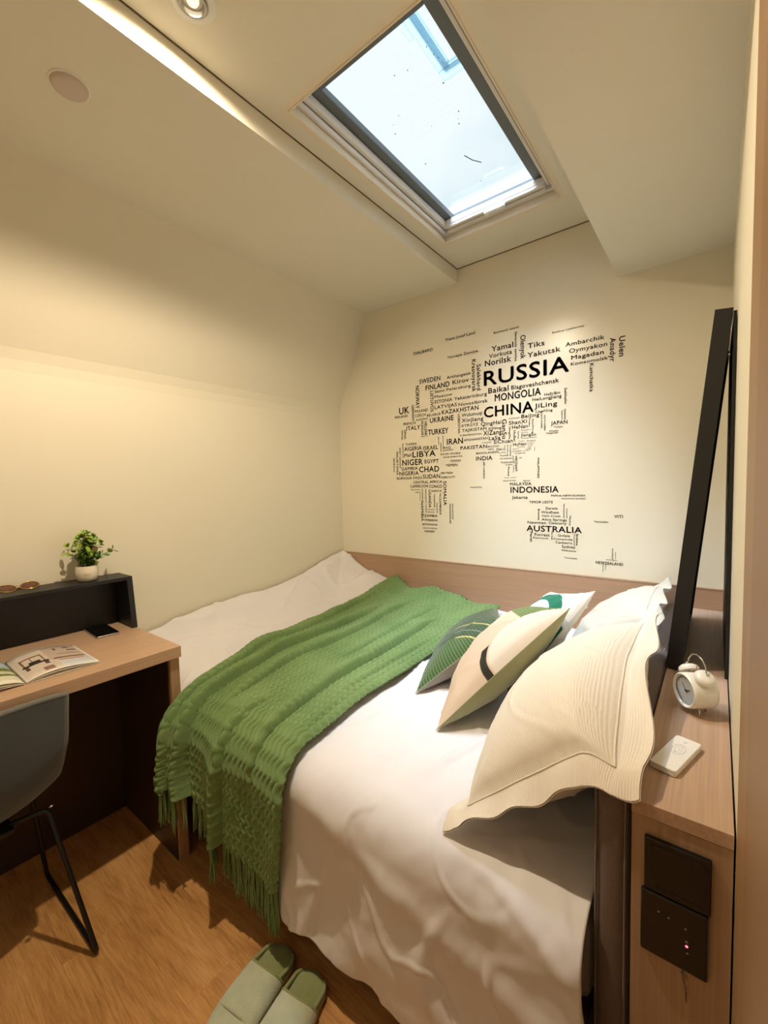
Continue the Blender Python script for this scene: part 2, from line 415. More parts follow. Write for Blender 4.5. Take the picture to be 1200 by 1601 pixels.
WORDS = [('Franz Josef Land',0.8243,2.1378,0.1755,0.0161,0),
 ('Bolshevik Island',1.1041,2.1123,0.1292,0.0107,0),
 ('Bolshoy Lyakhovsky',1.3958,2.0468,0.1402,0.0088,0),
 ('SVALBARD',0.6082,2.1053,0.1304,0.017,0),
 ('Novaya Zemlya',0.836,2.0408,0.1797,0.015,0),
 ('Yamal',1.0916,2.026,0.114,0.0279,0),
 ('Vorkuta',1.0773,1.9954,0.1216,0.0216,0),
 ('Norilsk',1.0544,1.9584,0.1398,0.0305,0),
 ('Tiks',1.2783,2.0027,0.0799,0.0245,0),
 ('Yakutsk',1.2771,1.9589,0.1545,0.0246,0),
 ('Ambarchik',1.4544,1.9732,0.1632,0.0194,0),
 ('Oymyakon',1.4704,1.9408,0.1584,0.0193,0),
 ('Magadan',1.4798,1.909,0.1356,0.0193,0),
 ('Komsomolsk',1.478,1.8822,0.1538,0.0155,0),
 ('RUSSIA',1.0486,1.8596,0.4201,0.0767,0),
 ('Baikal',1.0719,1.8165,0.108,0.0284,0),
 ('Blagoveshchensk',1.1944,1.8173,0.2305,0.0211,0),
 ('MONGOLIA',1.1067,1.7711,0.2339,0.0369,0),
 ('HaErBin',1.3578,1.7627,0.0729,0.0131,0),
 ('HeiLongJiang',1.3004,1.7453,0.1362,0.0154,0),
 ('CHINA',1.0468,1.6951,0.2576,0.0554,0),
 ('JiLing',1.3107,1.71,0.1065,0.0226,0),
 ('LiaoNing',1.3168,1.6866,0.0788,0.0123,0),
 ('BeiJing',1.246,1.6689,0.0873,0.0189,0),
 ('KAZAKHSTAN',0.7926,1.7423,0.2219,0.0236,0),
 ('Yekaterinburg',0.8719,1.8093,0.1905,0.0185,0),
 ('Novosibirsk',0.8975,1.7735,0.1692,0.0184,0),
 ('Kirov',0.8628,1.8974,0.0979,0.023,0),
 ('Arkhangelsk',0.8274,1.9323,0.1463,0.0162,0),
 ('SWEDEN',0.6472,1.9335,0.1381,0.0267,0),
 ('FINLAND',0.6885,1.8906,0.1542,0.0289,0),
 ('Saint Petersburg',0.7478,1.8672,0.2225,0.0154,0),
 ('Moscow',0.7473,1.8387,0.1119,0.0155,0),
 ('ESTONIA',0.7467,1.8089,0.112,0.0179,0),
 ('LATVIJAS',0.746,1.7766,0.1411,0.0191,0),
 ('UK',0.4979,1.7777,0.0718,0.0406,0),
 ('IRELAND',0.4653,1.7559,0.0947,0.0141,0),
 ('POLAND',0.6121,1.7726,0.0883,0.0161,0),
 ('CZECH',0.6115,1.7479,0.0739,0.0148,0),
 ('BELARUS',0.6939,1.7408,0.089,0.0145,0),
 ('AUSTRIA',0.617,1.7249,0.0824,0.0124,0),
 ('UKRAINE',0.7133,1.7034,0.1516,0.029,0),
 ('FRENCH',0.5276,1.7082,0.086,0.0152,0),
 ('ITALY',0.5486,1.6757,0.0971,0.0252,0),
 ('TURKEY',0.7003,1.6353,0.1313,0.0316,0),
 ('Wulumuqi',0.9161,1.7137,0.1188,0.0184,0),
 ('XinJiang',0.9156,1.6838,0.1262,0.0207,0),
 ('KYRGYZ',0.9153,1.6585,0.097,0.015,0),
 ('QingHai',1.0281,1.6537,0.1122,0.0201,0),
 ('TAJIKISTAN',0.9175,1.6317,0.1407,0.0161,0),
 ('XiNing',1.0676,1.6285,0.0725,0.0133,0),
 ('XiZang',1.0409,1.6021,0.1013,0.0246,0),
 ('TURKMENISTAN',0.9015,1.6089,0.1285,0.0093,0),
 ('AFGHANISTAN',0.927,1.5812,0.1377,0.0127,0),
 ('LaSa',1.0719,1.5749,0.0632,0.02,0),
 ('IRAN',0.8224,1.5709,0.0981,0.0332,0),
 ('ShanXi',1.181,1.6432,0.0916,0.0193,0),
 ('HeNan',1.1976,1.62,0.0792,0.0192,0),
 ('JAPAN',1.3887,1.6203,0.0748,0.0182,0),
 ('Tokyo',1.4025,1.6047,0.0399,0.0091,0),
 ('Osaka',1.3807,1.5886,0.0424,0.0081,0),
 ('Nagasaki',1.3676,1.5797,0.0525,0.0082,0),
 ('JiangSu',1.2423,1.5786,0.0742,0.0148,0),
 ('SiChuan',1.0989,1.5539,0.1005,0.0198,0),
 ('HuNan',1.2026,1.535,0.0653,0.0161,0),
 ('PAKISTAN',0.9059,1.5365,0.155,0.0195,0),
 ('BHUTAN',1.0658,1.5373,0.0612,0.0089,0),
 ('NEPAL',1.0656,1.5239,0.0342,0.0071,0),
 ('DaLi',1.1138,1.5188,0.0369,0.0123,0),
 ('BANGLADESH',0.9991,1.5059,0.1239,0.0109,0),
 ('INDIA',0.9977,1.4722,0.0922,0.0228,0),
 ('KASHMIR',1.0322,1.5614,0.0538,0.0058,0),
 ('NeiMengGu',1.1799,1.6718,0.0599,0.0056,0),
 ('ZhengZhou',1.2438,1.6081,0.0486,0.0046,0),
 ('XuZhou',1.2437,1.5962,0.0351,0.0042,0),
 ('NanJing SuZhou',1.2444,1.5678,0.0762,0.0047,0),
 ('WuHan',1.2291,1.5542,0.0325,0.0043,0),
 ('ShangHai',1.2723,1.5528,0.0442,0.005,0),
 ('HangZhou',1.2722,1.5432,0.0392,0.0034,0),
 ('NingBo',1.2765,1.5344,0.0274,0.0034,0),
 ('WenZhou',1.2764,1.526,0.0211,0.0034,0),
 ('FuJian',1.2743,1.5186,0.0191,0.0034,0),
 ('XiaMen',1.2636,1.5126,0.0298,0.0034,0),
 ('NanChang',1.2246,1.5256,0.036,0.0043,0),
 ('GuiLin',1.1994,1.518,0.0309,0.0043,0),
 ('GuangXi',1.1993,1.506,0.0448,0.006,0),
 ('GuangZhou',1.2506,1.5068,0.0363,0.0034,0),
 ('HongKong',1.2112,1.4949,0.0523,0.0056,0),
 ('KunMing',1.1253,1.5035,0.039,0.0048,0),
 ('YunNan',1.1311,1.4869,0.0443,0.0079,0),
 ('MYANMAR',1.1329,1.471,0.0627,0.0066,0),
 ('THAILAND',1.1364,1.4497,0.0768,0.0097,0),
 ('Bangkok',1.1615,1.4397,0.036,0.0052,0),
 ('DAO',1.2331,1.4708,0.0131,0.006,0),
 ('KUALA LUMPUR',1.1542,1.3734,0.063,0.0044,0),
 ('SINGAPORE',1.1485,1.3573,0.0663,0.0062,0),
 ('BRUNEI',1.2542,1.3559,0.033,0.0051,0),
 ('MALAYSIA',1.1848,1.3359,0.1092,0.0148,0),
 ('TUNISIA',0.5388,1.587,0.0809,0.014,0),
 ('AIGERIA',0.5302,1.5554,0.1232,0.0238,0),
 ('ISRAEL',0.6647,1.5516,0.0995,0.0231,0),
 ('Mali',0.5293,1.5203,0.0512,0.0197,0),
 ('LIBYA',0.5888,1.5139,0.1577,0.0346,0),
 ('NIGER',0.5132,1.4689,0.1448,0.0353,0),
 ('EGYPT',0.6727,1.4742,0.0931,0.0218,0),
 ('GAMBIA',0.5054,1.4402,0.1175,0.0199,0),
 ('CHAD',0.6341,1.4245,0.1339,0.033,0),
 ('NIGERIA',0.4896,1.4094,0.14,0.0242,0),
 ('SUDAN',0.6586,1.3859,0.1148,0.0247,0),
 ('BURKINA FASO',0.4703,1.3849,0.1817,0.0158,0),
 ('CENTRAL AFRICA',0.5909,1.3585,0.1958,0.0154,0),
 ('CAMEROON',0.5683,1.3344,0.1239,0.0169,0),
 ('CONGO',0.7017,1.3309,0.0844,0.0177,0),
 ('KENYA',0.7171,1.3068,0.067,0.0122,0),
 ('ERITREA',0.7814,1.4082,0.0766,0.0113,0),
 ('DJIBOUTI',0.781,1.3843,0.087,0.0113,0),
 ('EQUATORIAL',0.5713,1.3189,0.0686,0.0063,0),
 ('GABON',0.603,1.3031,0.0365,0.0063,0),
 ('ZAMBIA',0.6634,1.1617,0.0886,0.0153,0),
 ('ZIMBABWE',0.6629,1.1381,0.0887,0.0111,0),
 ('BOTSWANA',0.6483,1.1118,0.1035,0.0119,0),
 ('SOUTH AFRICA',0.6528,1.0918,0.0962,0.0077,0),
 ('NASSEY',0.6638,1.0714,0.0707,0.0118,0),
 ('RWANDA',0.6862,1.2022,0.0478,0.0062,0),
 ('BURUNDI',0.6859,1.1877,0.0478,0.0062,0),
 ('IRAQ',0.7947,1.5491,0.0494,0.0131,0),
 ('KUWAIT',0.7945,1.5359,0.0671,0.0099,0),
 ('SAUDI ARABIA',0.7789,1.5152,0.1274,0.0099,0),
 ('ARAB EMIRATES',0.7953,1.4977,0.1207,0.0086,0),
 ('OMAN',0.8429,1.472,0.0613,0.0143,0),
 ('YEMEN',0.8126,1.4493,0.0725,0.0145,0),
 ('MALDIVES',0.963,1.3266,0.0659,0.007,0),
 ('INDONESIA',1.1876,1.2983,0.2359,0.0312,0),
 ('Jakarta',1.1948,1.2677,0.0796,0.0156,0),
 ('PAPUA-NEW-GUINEA',1.3897,1.2783,0.1532,0.0091,0),
 ('SOLOMON ISLANDS',1.4365,1.2652,0.107,0.0062,0),
 ('TIMOR LESTE',1.2826,1.2459,0.1148,0.0117,0),
 ('Darwin',1.364,1.2154,0.0552,0.0126,0),
 ('Windham',1.3414,1.196,0.0832,0.0127,0),
 ('Halls Creek',1.3459,1.1794,0.0885,0.0092,0),
 ('Alice Springs',1.3447,1.1608,0.1164,0.0116,0),
 ('Newman',1.2745,1.1433,0.0894,0.0142,0),
 ('Cloncurry',1.3785,1.1441,0.0805,0.0126,0),
 ('AUSTRALIA',1.2696,1.1064,0.2582,0.0296,0),
 ('Forrest',1.3095,1.0836,0.0723,0.0141,0),
 ('Esperance',1.3019,1.0702,0.072,0.0082,0),
 ('Quilpie',1.4203,1.0865,0.0546,0.0102,0),
 ('Cunnamulla',1.3995,1.0694,0.0881,0.0092,0),
 ('Canberra',1.4105,1.0518,0.0751,0.0114,0),
 ('Sydney',1.4388,1.0326,0.0614,0.0136,0),
 ('Melbourne',1.4383,1.0166,0.0646,0.0079,0),
 ('Tasmania',1.4496,0.9824,0.058,0.0068,0),
 ('NEWZEALAND',1.5886,0.9692,0.1105,0.0131,0),
 ('Vanuatu',1.5788,1.1588,0.0591,0.0097,0),
 ('VITI',1.6622,1.1831,0.0342,0.0126,0),
 ('Wellington',1.6304,0.9892,0.0455,0.0048,0),
 ('Olenyok',1.2427,2.072,0.1134,0.0265,1),
 ('Severniy zemlya',1.2137,2.0963,0.1423,0.013,1),
 ('Uelen',1.6761,1.9683,0.0843,0.0244,1),
 ('Anadyr',1.6404,1.97,0.1018,0.0234,1),
 ('Kamchatka',1.559,1.8765,0.1251,0.0168,1),
 ('Krasnoyarsk',0.9796,2.0069,0.1673,0.0246,1),
 ('Salekhard',1.0076,1.976,0.1341,0.0242,1),
 ('NORWAY',0.6188,1.9259,0.1289,0.0266,1),
 ('LIETUVOS',0.7184,1.8812,0.1164,0.0212,1),
 ('GERMANY',0.5891,1.8215,0.0969,0.0181,1),
 ('Sakhalin',1.4499,1.7857,0.0739,0.0123,1),
 ('GanSu',1.1451,1.674,0.0976,0.0249,1),
 ('Hokkaido',1.4491,1.6872,0.0465,0.0086,1),
 ('Sapporo',1.4366,1.6839,0.0417,0.0077,1),
 ('HUNGARY',0.6526,1.721,0.096,0.0176,1),
 ('HELLENIC',0.6759,1.7147,0.0881,0.0188,1),
 ('PORTUGAL',0.5111,1.6794,0.0573,0.011,1),
 ('ESPANA',0.5315,1.6799,0.0533,0.014,1),
 ('UZBEKISTAN',0.8917,1.7315,0.103,0.0143,1),
 ('NORTH KOREA',1.3405,1.6908,0.0819,0.0081,1),
 ('SOUTH KOREA',1.3557,1.6706,0.0735,0.0081,1),
 ('Phuket',1.1737,1.4308,0.0479,0.0099,1),
 ('VIETNAM',1.212,1.485,0.0761,0.0123,1),
 ('LAOS',1.1987,1.4858,0.0237,0.0076,1),
 ('CAMBODIA',1.2016,1.4403,0.0389,0.0049,1),
 ('SRI LANKA',1.0384,1.4628,0.0877,0.0097,1),
 ('PHILIPPINES',1.3237,1.4677,0.098,0.0099,1),
 ('TaiWan',1.3089,1.5228,0.0208,0.0038,1),
 ('HuBei',1.2044,1.6119,0.0534,0.0123,1),
 ('AnHui',1.2259,1.6077,0.0382,0.0083,1),
 ('NingXia',1.1805,1.6335,0.0624,0.0098,1),
 ('HeBei',1.282,1.6594,0.0363,0.0072,1),
 ('ShanDong',1.2989,1.66,0.0697,0.0079,1),
 ('ChongQing',1.1857,1.5427,0.0583,0.0071,1),
 ('GuiZhou',1.1709,1.5439,0.0563,0.0063,1),
 ('ChengDu',1.1564,1.5428,0.0304,0.0055,1),
 ('MAURITANIA',0.4679,1.5539,0.1401,0.0159,1),
 ('WEST SAHARA',0.4916,1.5793,0.1256,0.0114,1),
 ('SENEGAL',0.4454,1.5167,0.0862,0.0107,1),
 ('MOROCCO',0.5149,1.6008,0.0845,0.0104,1),
 ('SOMALIA',0.7944,1.3673,0.1367,0.0212,1),
 ('NAMIBIA',0.6417,1.2536,0.1184,0.018,1),
 ('GUINEA',0.6483,1.3262,0.0691,0.0098,1),
 ('DEMOCRATIC CONGO',0.6726,1.3245,0.1378,0.0081,1),
 ('UGANDA',0.6951,1.3201,0.104,0.0175,1),
 ('TANZANIA',0.7296,1.2966,0.0788,0.0094,1),
 ('MALAWI',0.7466,1.2437,0.0576,0.0086,1),
 ('MOZAMBIQUE',0.767,1.2976,0.1212,0.0123,1),
 ('MADAGASCAR',0.8314,1.2389,0.111,0.0105,1),
 ('MAURITIUS',0.8479,1.239,0.086,0.0089,1),
 ('ANGOLA',0.6337,1.3001,0.043,0.0058,1),
 ('LEBANON',0.7655,1.6207,0.0462,0.0061,1),
 ('JORDAN',0.7787,1.5866,0.0508,0.0076,1),
 ('BAHRAIN',0.7945,1.6214,0.0577,0.006,1),
 ('Broome',1.3255,1.2172,0.054,0.0103,1),
 ('Perth',1.2856,1.103,0.0515,0.0141,1),
 ('Normanton',1.4456,1.2423,0.0672,0.0069,1),
 ('Cairns',1.4589,1.2201,0.0447,0.0069,1),
 ('Mackay',1.4727,1.1859,0.0462,0.0084,1),
 ('Pine Creek',1.3901,1.1078,0.0402,0.0072,1),
 ('Newcastle',1.4928,1.0998,0.0546,0.0062,1),
 ('Brisbane',1.5032,1.1004,0.0522,0.0103,1),
 ('Auckland',1.6547,1.0445,0.0489,0.0066,1),
 ('Hamilton',1.6671,1.0295,0.0318,0.0042,1),
 ('Dunedin',1.617,0.9697,0.034,0.0048,1),
 ('Nelson',1.6276,0.9706,0.0258,0.0043,1)]
# ------------------------------------------------------------------ word map on the back wall
M_ink = plain('dark_vinyl_lettering', (46, 40, 38), .5, var=.02)
mp = empty('world_map_decal', (1.1, -.0012, 1.6))
tag(mp, 'black vinyl world map made of country and city names on the back wall', 'wall sticker')
_font_cache = {}
def word(text, X, Z, L, cap, vert):
    if text not in _font_cache:
        cu = bpy.data.curves.new('word', 'FONT'); cu.body = text; cu.resolution_u = 3; cu.space_character = 1.06
        big = cap > .028
        cu.offset = .0
        t = bpy.data.objects.new('word', cu); COL.objects.link(t)
        dg = bpy.context.evaluated_depsgraph_get(); me = bpy.data.meshes.new_from_object(t.evaluated_get(dg))
        bpy.data.objects.remove(t); _font_cache[text] = me
    me = _font_cache[text]
    n = len(me.vertices); co = np.empty(n * 3, np.float32); me.vertices.foreach_get('co', co); co = co.reshape(-1, 3)
    x0, x1 = co[:, 0].min(), co[:, 0].max(); CH = 0.73           # cap height of the built-in face
    sx = L / (x1 - x0); sz = cap / CH
    a = (co[:, 0] - x0) * sx; b = co[:, 1] * sz
    out = np.zeros_like(co)
    if vert: out[:, 0] = X + b; out[:, 2] = Z - a
    else: out[:, 0] = X + a; out[:, 2] = Z + b
    out[:, 1] = -.0012
    out -= np.array(mp.location, dtype=np.float32)
    # heavier stroke: the same flat glyphs repeated with tiny shifts in the plane of the wall
    hw_ = cap * (.030 if cap > .028 else .024)
    polys = [tuple(p.vertices) for p in me.polygons]; VV = []; FF = []
    for q, (dx, dz) in enumerate(((0, 0), (hw_, 0), (-hw_, 0), (0, hw_), (0, -hw_))):
        s_ = out.copy(); s_[:, 0] += dx; s_[:, 2] += dz; VV.append(s_); FF += [tuple(i + q * n for i in p) for p in polys]
    me = bpy.data.meshes.new('word'); me.from_pydata(np.concatenate(VV).tolist(), [], FF); me.update(); me.materials.append(M_ink)
    o = bpy.data.objects.new('word', me); COL.objects.link(o); o.parent = mp
for w in WORDS: word(*w)

# ------------------------------------------------------------------ wood panel behind the bed
pn = empty('wall_panel', (1.0, -.009, .91)); tag(pn, 'low oak-look panel along the back wall behind the bed', 'wall panel')
box('board', .002, H1 - .002, -.014, -.001, .02, .905, M_lamx, pn, .001)
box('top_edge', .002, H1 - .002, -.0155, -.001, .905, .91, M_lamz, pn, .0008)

# ------------------------------------------------------------------ bed
bed = empty('bed', (.95, -.67, 0)); tag(bed, 'upholstered brown bed frame with fabric headboard under the white duvet', 'bed')
M_base = cloth('dark_brown_upholstery', (74, 56, 46), 700)
M_hb = cloth('taupe_brown_upholstery', (114, 98, 90), 650, .6, var=.16)
for a, b in ((.10, .64), (.643, 1.235), (1.238, 1.855)):
    box('base_panel', a, b, -1.335, -1.30, .045, .36, M_base, bed, .008, 3)
box('side_rail', .10, 1.855, -1.30, -.02, .10, .34, M_base, bed, .01)
box('plinth', .14, 1.84, -1.29, -.04, 0, .10, M_steelb, bed)
box('mattress', .03, 1.852, -1.315, -.03, .34, .525, cloth('mattress_ticking', (225, 222, 214), 500), bed, .03, 3)
hb = BM().box(1.862, 1.918, -1.352, -.018, 0.0, .836, .022, 5).done('headboard', M_hb, bed, True, 50)
# welt piping around the front end of the headboard
def rrect(x0, x1, z0, z1, r, y, n=6):
    P = []
    for cx_, cz_, a0 in ((x1 - r, z1 - r, 0), (x0 + r, z1 - r, 90), (x0 + r, z0 + r, 180), (x1 - r, z0 + r, 270)):
        for k in range(n + 1):
            a = math.radians(a0 + 90 * k / n); P.append((cx_ + r * math.cos(a), y, cz_ + r * math.sin(a)))
    return P
BM().tube(rrect(1.8675, 1.9125, .005, .8305, .017, -1.3495), .0022, 6, closed=True).done('piping', M_hb, bed, True)

# ------------------------------------------------------------------ duvet surface shared by duvet and throw
def backz(x): return np.interp(x, [0, .216, .425, .8, 1.17, 1.5, 1.9], [.865, .785, .74, .70, .675, .65, .64])
def leftz(y): return np.interp(-y, [0, .33, .72, 1.09, 1.35], [.865, .815, .775, .745, .74])
def ztop(x, y):
    base = .598 - .012 * sstep(-1.0, -1.32, y)
    zb = (backz(x) - .60) * (1 - sstep(0, .50, -y)) ** 1.2
    zl = (leftz(y) - .60) * np.exp(-(x / .19) ** 1.6)
    return base + np.maximum(zb, zl) + .25 * np.minimum(zb, zl)
YFACE = -1.408; RC = .085
def yface(x): return -1.366 + (YFACE + 1.366) * sstep(.50, .60, x)
def surf(x, t, zlow=.0):
    """t = distance from the wall along the cloth; returns y, z and outward normal (y,z)"""
    yf = yface(x); yc = yf + RC; Lt = -yc
    zc = ztop(x, yc); qa = RC * PI / 2
    y = np.where(t < Lt, -t, 0.0); z = np.where(t < Lt, ztop(x, np.minimum(-t, 0)), 0.0)
    a = np.clip((t - Lt) / RC, 0, PI / 2)
    ya = yc - RC * np.sin(a); za = zc - RC + RC * np.cos(a)
    dn = np.clip(t - Lt - qa, 0, None)
    y = np.where(t < Lt, y, ya); z = np.where(t < Lt, z, za - dn)
    ny = -np.sin(a); nz = np.cos(a)
    return y, z, ny, nz, Lt, qa, zc

def duvet_disp(x, y2, a_top):
    d = .012 * (fbm(x * 3.1 + 3, y2 * 3.1, 5) - .5) * 2
    d += .005 * (fbm(x * 11, y2 * 9 + x * 5, 8) - .5) * 2
    d += .0070 * ridge(x * 3.5 + y2 * 1.3, y2 * 2.6 - x * 1.2, 21) * (.4 + fbm(x * 4, y2 * 4, 3))
    d += .0050 * ridge(x * 7 - y2 * 4, y2 * 6 + x * 3, 33) * fbm(x * 3, y2 * 5, 13)
    return d
nu, nv = 420, 460
X = np.linspace(.014, 1.858, nu)[:, None] * np.ones((1, nv))
s = np.linspace(0, 1, nv)[None, :] * np.ones((nu, 1))
hem = .137 + .012 * np.sin(X * 9) + .010 * (fbm(X * 7, X * 0, 4) - .5)
hem = hem + (.37 - hem) * (1 - sstep(.96, 1.09, X))
yfx = yface(X); Ltot = (-yfx - RC) + RC * PI / 2 + (ztop(X, yfx + RC) - RC - hem)
T = .018 + s * (Ltot - .018)
y, z, ny, nz_, Lt, qa, zc = surf(X, T)
d = duvet_disp(X, T, 0)
hang = sstep(0, .35, T - Lt - qa * .5)
d = d * (1 + .5 * hang) + hang * .012 * np.sin(X * 13 + 1.2 * np.sin(T * 5)) + hang * .013 * ridge(X * 5 + T * 3.0, T * 1.2 - X, 77)
# a soft bulging fold low on the right and crossing the corner
d = d + (1 - sstep(.50, .62, X)) * hang * .012 * np.sin(X * 60)
d = d + .010 * np.exp(-(((T - 1.52) - .25 * (X - 1.5)) / .035) ** 2) * sstep(1.05, 1.3, X)
d = np.maximum(d, -.008)
lim = sstep(0, .05, T - .018)
X2 = X + hang * sstep(1.78, 1.858, X) * (.016 + .008 * np.sin(T * 30))
yy_ = y + ny * d; zz_ = z + nz_ * (d * lim)
# gathered folds where it is pushed up against the left wall
fold = np.exp(-((X - .13 - .05 * np.sin(T * 4)) / .05) ** 2) * sstep(.6, 1.1, T) * (1 - hang)
zz_ = zz_ - .022 * fold + .016 * np.exp(-((X - .26) / .05) ** 2) * sstep(.5, 1.2, T) * (1 - hang) * (fbm(X * 3, T * 6, 6))
zz_ = zz_ + .045 * (1 - sstep(.1, .6, X)) * (fbm(X * 7 + T * 2, T * 4, 16) - .5) * (1 - hang) + .012 * (1 - sstep(.1, .55, X)) * ridge(X * 6 + T * 1.5, T * 2.2, 91) * (1 - hang)
# tucked-in corner crease at the back
zz_ = zz_ + .02 * np.exp(-((X - .33) / .10) ** 2) * (1 - sstep(0, .3, T))
V = np.stack([X2.ravel(), yy_.ravel(), zz_.ravel()], 1)
M_duvet = cloth('white_cotton', (226, 222, 224), 1400, .12, .8, .15, .015)
duv = mesh('duvet', V, gridfaces(nu, nv), M_duvet, None, True, np.stack([X.ravel(), T.ravel()], 1))
md = duv.modifiers.new('thickness', 'SOLIDIFY'); md.thickness = .006; md.offset = -1
tag(duv, 'white cotton duvet spread over the bed and hanging down its front side', 'duvet')

# ------------------------------------------------------------------ green knitted throw
nu, nv = 330, 860
U = np.linspace(0, 1, nu)[:, None] * np.ones((1, nv)); S = np.linspace(0, 1, nv)[None, :] * np.ones((nu, 1))
T0 = .04 + .10 * (1 - U) ** 3 * 0 + .05 * U + .02 * np.sin(U * 9)
hemz = np.interp(U, [0, .30, .63, 1], [.325, .315, .255, .222])
def xl(t): return np.interp(t, [0, .1, .35, .6, .9, 1.17, 1.33, 1.45, 1.6, 1.8], [.455, .43, .355, .355, .385, .44, .485, .525, .540, .540])
def xr(t): return np.interp(t, [0, .1, .2, .35, .8, 1.1, 1.3, 1.45, 1.6, 1.8], [1.165, 1.165, 1.13, 1.06, 1.075, 1.08, 1.105, 1.115, 1.10, 1.075])
def throw_point(U, S, extra=0.0):
    # iterate the end of the cloth in t so that the hem comes out at hemz
    Xm = .395 + U * .68
    Lend = (-yface(Xm) - RC) + RC * PI / 2 + (ztop(Xm, yface(Xm) + RC) - RC - np.interp(U, [0, .30, .63, 1], [.325, .315, .255, .222]))
    T0 = .045 + .045 * U + .02 * np.sin(U * 9)
    t = T0 + S * (Lend + extra - T0)
    k = np.convolve
    wob = .010 * np.sin(t * 11) + .006 * np.sin(t * 23 + 1)
    X = xl(t) + wob * (1 - U) + U * (xr(t) - xl(t))
    y, z, ny, nz, Lt, qa, zc = surf(X, t)
    y = y - .066 * (1 - sstep(.50, .66, X)) * sstep(.0, .12, t - Lt)
    hang = sstep(0, .3, t - Lt - qa * .4)
    # long folds running with the cloth
    d = 0
    for (u0, amp, t0, t1, wob2, w_) in ((.10, .030, .10, 1.9, .022, .07), (.235, .045, .22, 1.9, .030, .10), (.40, .034, .12, 1.42, .035, .11),
                                 (.57, .034, 1.22, 1.95, .012, .14), (.60, .020, .10, .95, .03, .10), (.775, .044, .25, 1.50, .030, .13), (.92, .014, .45, 1.40, .015, .08)):
        ui = u0 + wob2 * np.sin(t * 3.1 + u0 * 31) + .008 * np.sin(t * 9 + u0 * 17)
        env = sstep(t0, t0 + .22, t) * (1 - sstep(t1 - .2, t1, t))
        q = ui - U
        d = d + amp * env * (.5 + .5 * np.tanh(q / .005)) * np.exp(-np.clip(q, 0, 9) / w_) * (1 + .5 * hang)
    d = d + .007 * (fbm(U * 6, t * 5, 51) - .5) * 2 + .008 * np.sin(PI * 2 * (U * 2.3 + .3 * np.sin(t * 2.2)))
    # rumpled, turned-over back end
    rump = 1 - sstep(.0, .26, t - T0)
    d = d + rump * (.020 * np.sin(U * 19 + t * 8) * .5 + .022 * fbm(U * 7, t * 9, 61))
    edge = np.minimum(np.minimum(U, 1 - U) / .02, 1); 
    d = d + .028 + .007 * np.sqrt(np.clip(edge, 0, 1))
    return X, t, y, z, ny, nz, d, hang
X, t, y, z, ny, nz_, d, hang = throw_point(U, S)
# knit relief: columns of stacked wavy ribs
px_, pt_ = .0250, .0330
ph = U * .68 / px_ + .55 * np.abs(np.sin(PI * t / pt_))
kn = (.5 + .5 * np.cos(2 * PI * ph)) ** 1.1
kn2 = .30 * np.exp(-((((t / pt_ + .5) % 1) - .5) / .12) ** 2)
relief = .0095 * np.maximum(kn, kn2 * 2)
d2 = d + relief
yy_ = y + ny * d2; zz_ = z + nz_ * d2
Xs = X + hang * .010 * np.sin(t * 9 + U * 14)
V = np.stack([Xs.ravel(), yy_.ravel(), zz_.ravel()], 1)
def knit_mat():
    n = NT('green_knit_yarn', .92, .15); v = n.tc()
    a = n.noise(v, 420, 3); b = n.noise(v, 5, 2)
    at = n.t.nodes.new('ShaderNodeAttribute'); at.attribute_name = 'UVMap'
    n.col(n.ramp(n.math('ADD', n.math('MULTIPLY', a, .6), n.math('MULTIPLY', b, .4)), [(.3, lin((90, 118, 70))), (.7, lin((136, 162, 108)))]))
    n.bump(a, .7, .0015); n.b.inputs['Sheen Weight'].default_value = .3; n.b.inputs['Sheen Tint'].default_value = (.7, .9, .5, 1)
    return n.m
M_knit = knit_mat()
thr = empty('throw_blanket', (.75, -.9, .62)); tag(thr, 'green chunky knitted throw with fringe draped across the foot of the bed', 'blanket')
body = mesh('knitted_body', V, gridfaces(nu, nv), M_knit, thr, True, np.stack([U.ravel(), t.ravel()], 1))
md = body.modifiers.new('thickness', 'SOLIDIFY'); md.thickness = .006; md.offset = -1
# fringe along the front hem: bunches of twisted yarn
random.seed(3)
hemP = V.reshape(nu, nv, 3)[:, -1, :]
fr = BM(); K = 104
for k in range(K):
    i = int((k + .5) / K * (nu - 1)); p = Vector(hemP[i])
    for q in range(3):
        L = random.uniform(.095, .135) * (1.12 if k > K * .62 else 1.0); L = min(L, p.z - .006)
        sx, sy = random.uniform(-.008, .008), random.uniform(-.006, .004)
        ph0 = random.uniform(0, 6)
        x0 = p.x + (q - 1) * .0024
        pts = [(x0 + sx * u * u + .0016 * math.sin(ph0 + u * 7), p.y + .002 + sy * u + .0014 * math.cos(ph0 + u * 6), p.z + .006 - L * u) for u in [m / 6 for m in range(7)]]
        fr.tube(pts, [.0021, .0018, .0017, .0017, .0017, .0018, .0013], 5)
# a loop of yarn that has come out at the left corner
p = Vector(hemP[int(nu * .12)])
fr.tube([(p.x + .03 * math.cos(a), p.y - .014, p.z + .028 + .034 * math.sin(a)) for a in [math.radians(v) for v in range(150, 400, 25)]], .0022, 6)
fo = fr.done('fringe', M_knit, thr, True); fo['kind'] = 'stuff'
# fringe at the wall end, lying on the duvet
fr = BM(); hp = V.reshape(nu, nv, 3)[:, 0, :]
for k in range(60):
    i = int((k + .5) / 60 * (nu - 1)); p = Vector(hp[i]); r = random.uniform(-.006, .006)
    fr.tube([(p.x, p.y - .004, p.z - .004), (p.x + r, p.y + .014, p.z + .001), (p.x + 2 * r, min(p.y + .028, -.02), p.z - .008)], .0019, 5)
fo = fr.done('back_fringe', M_knit, thr, True); fo['kind'] = 'stuff'
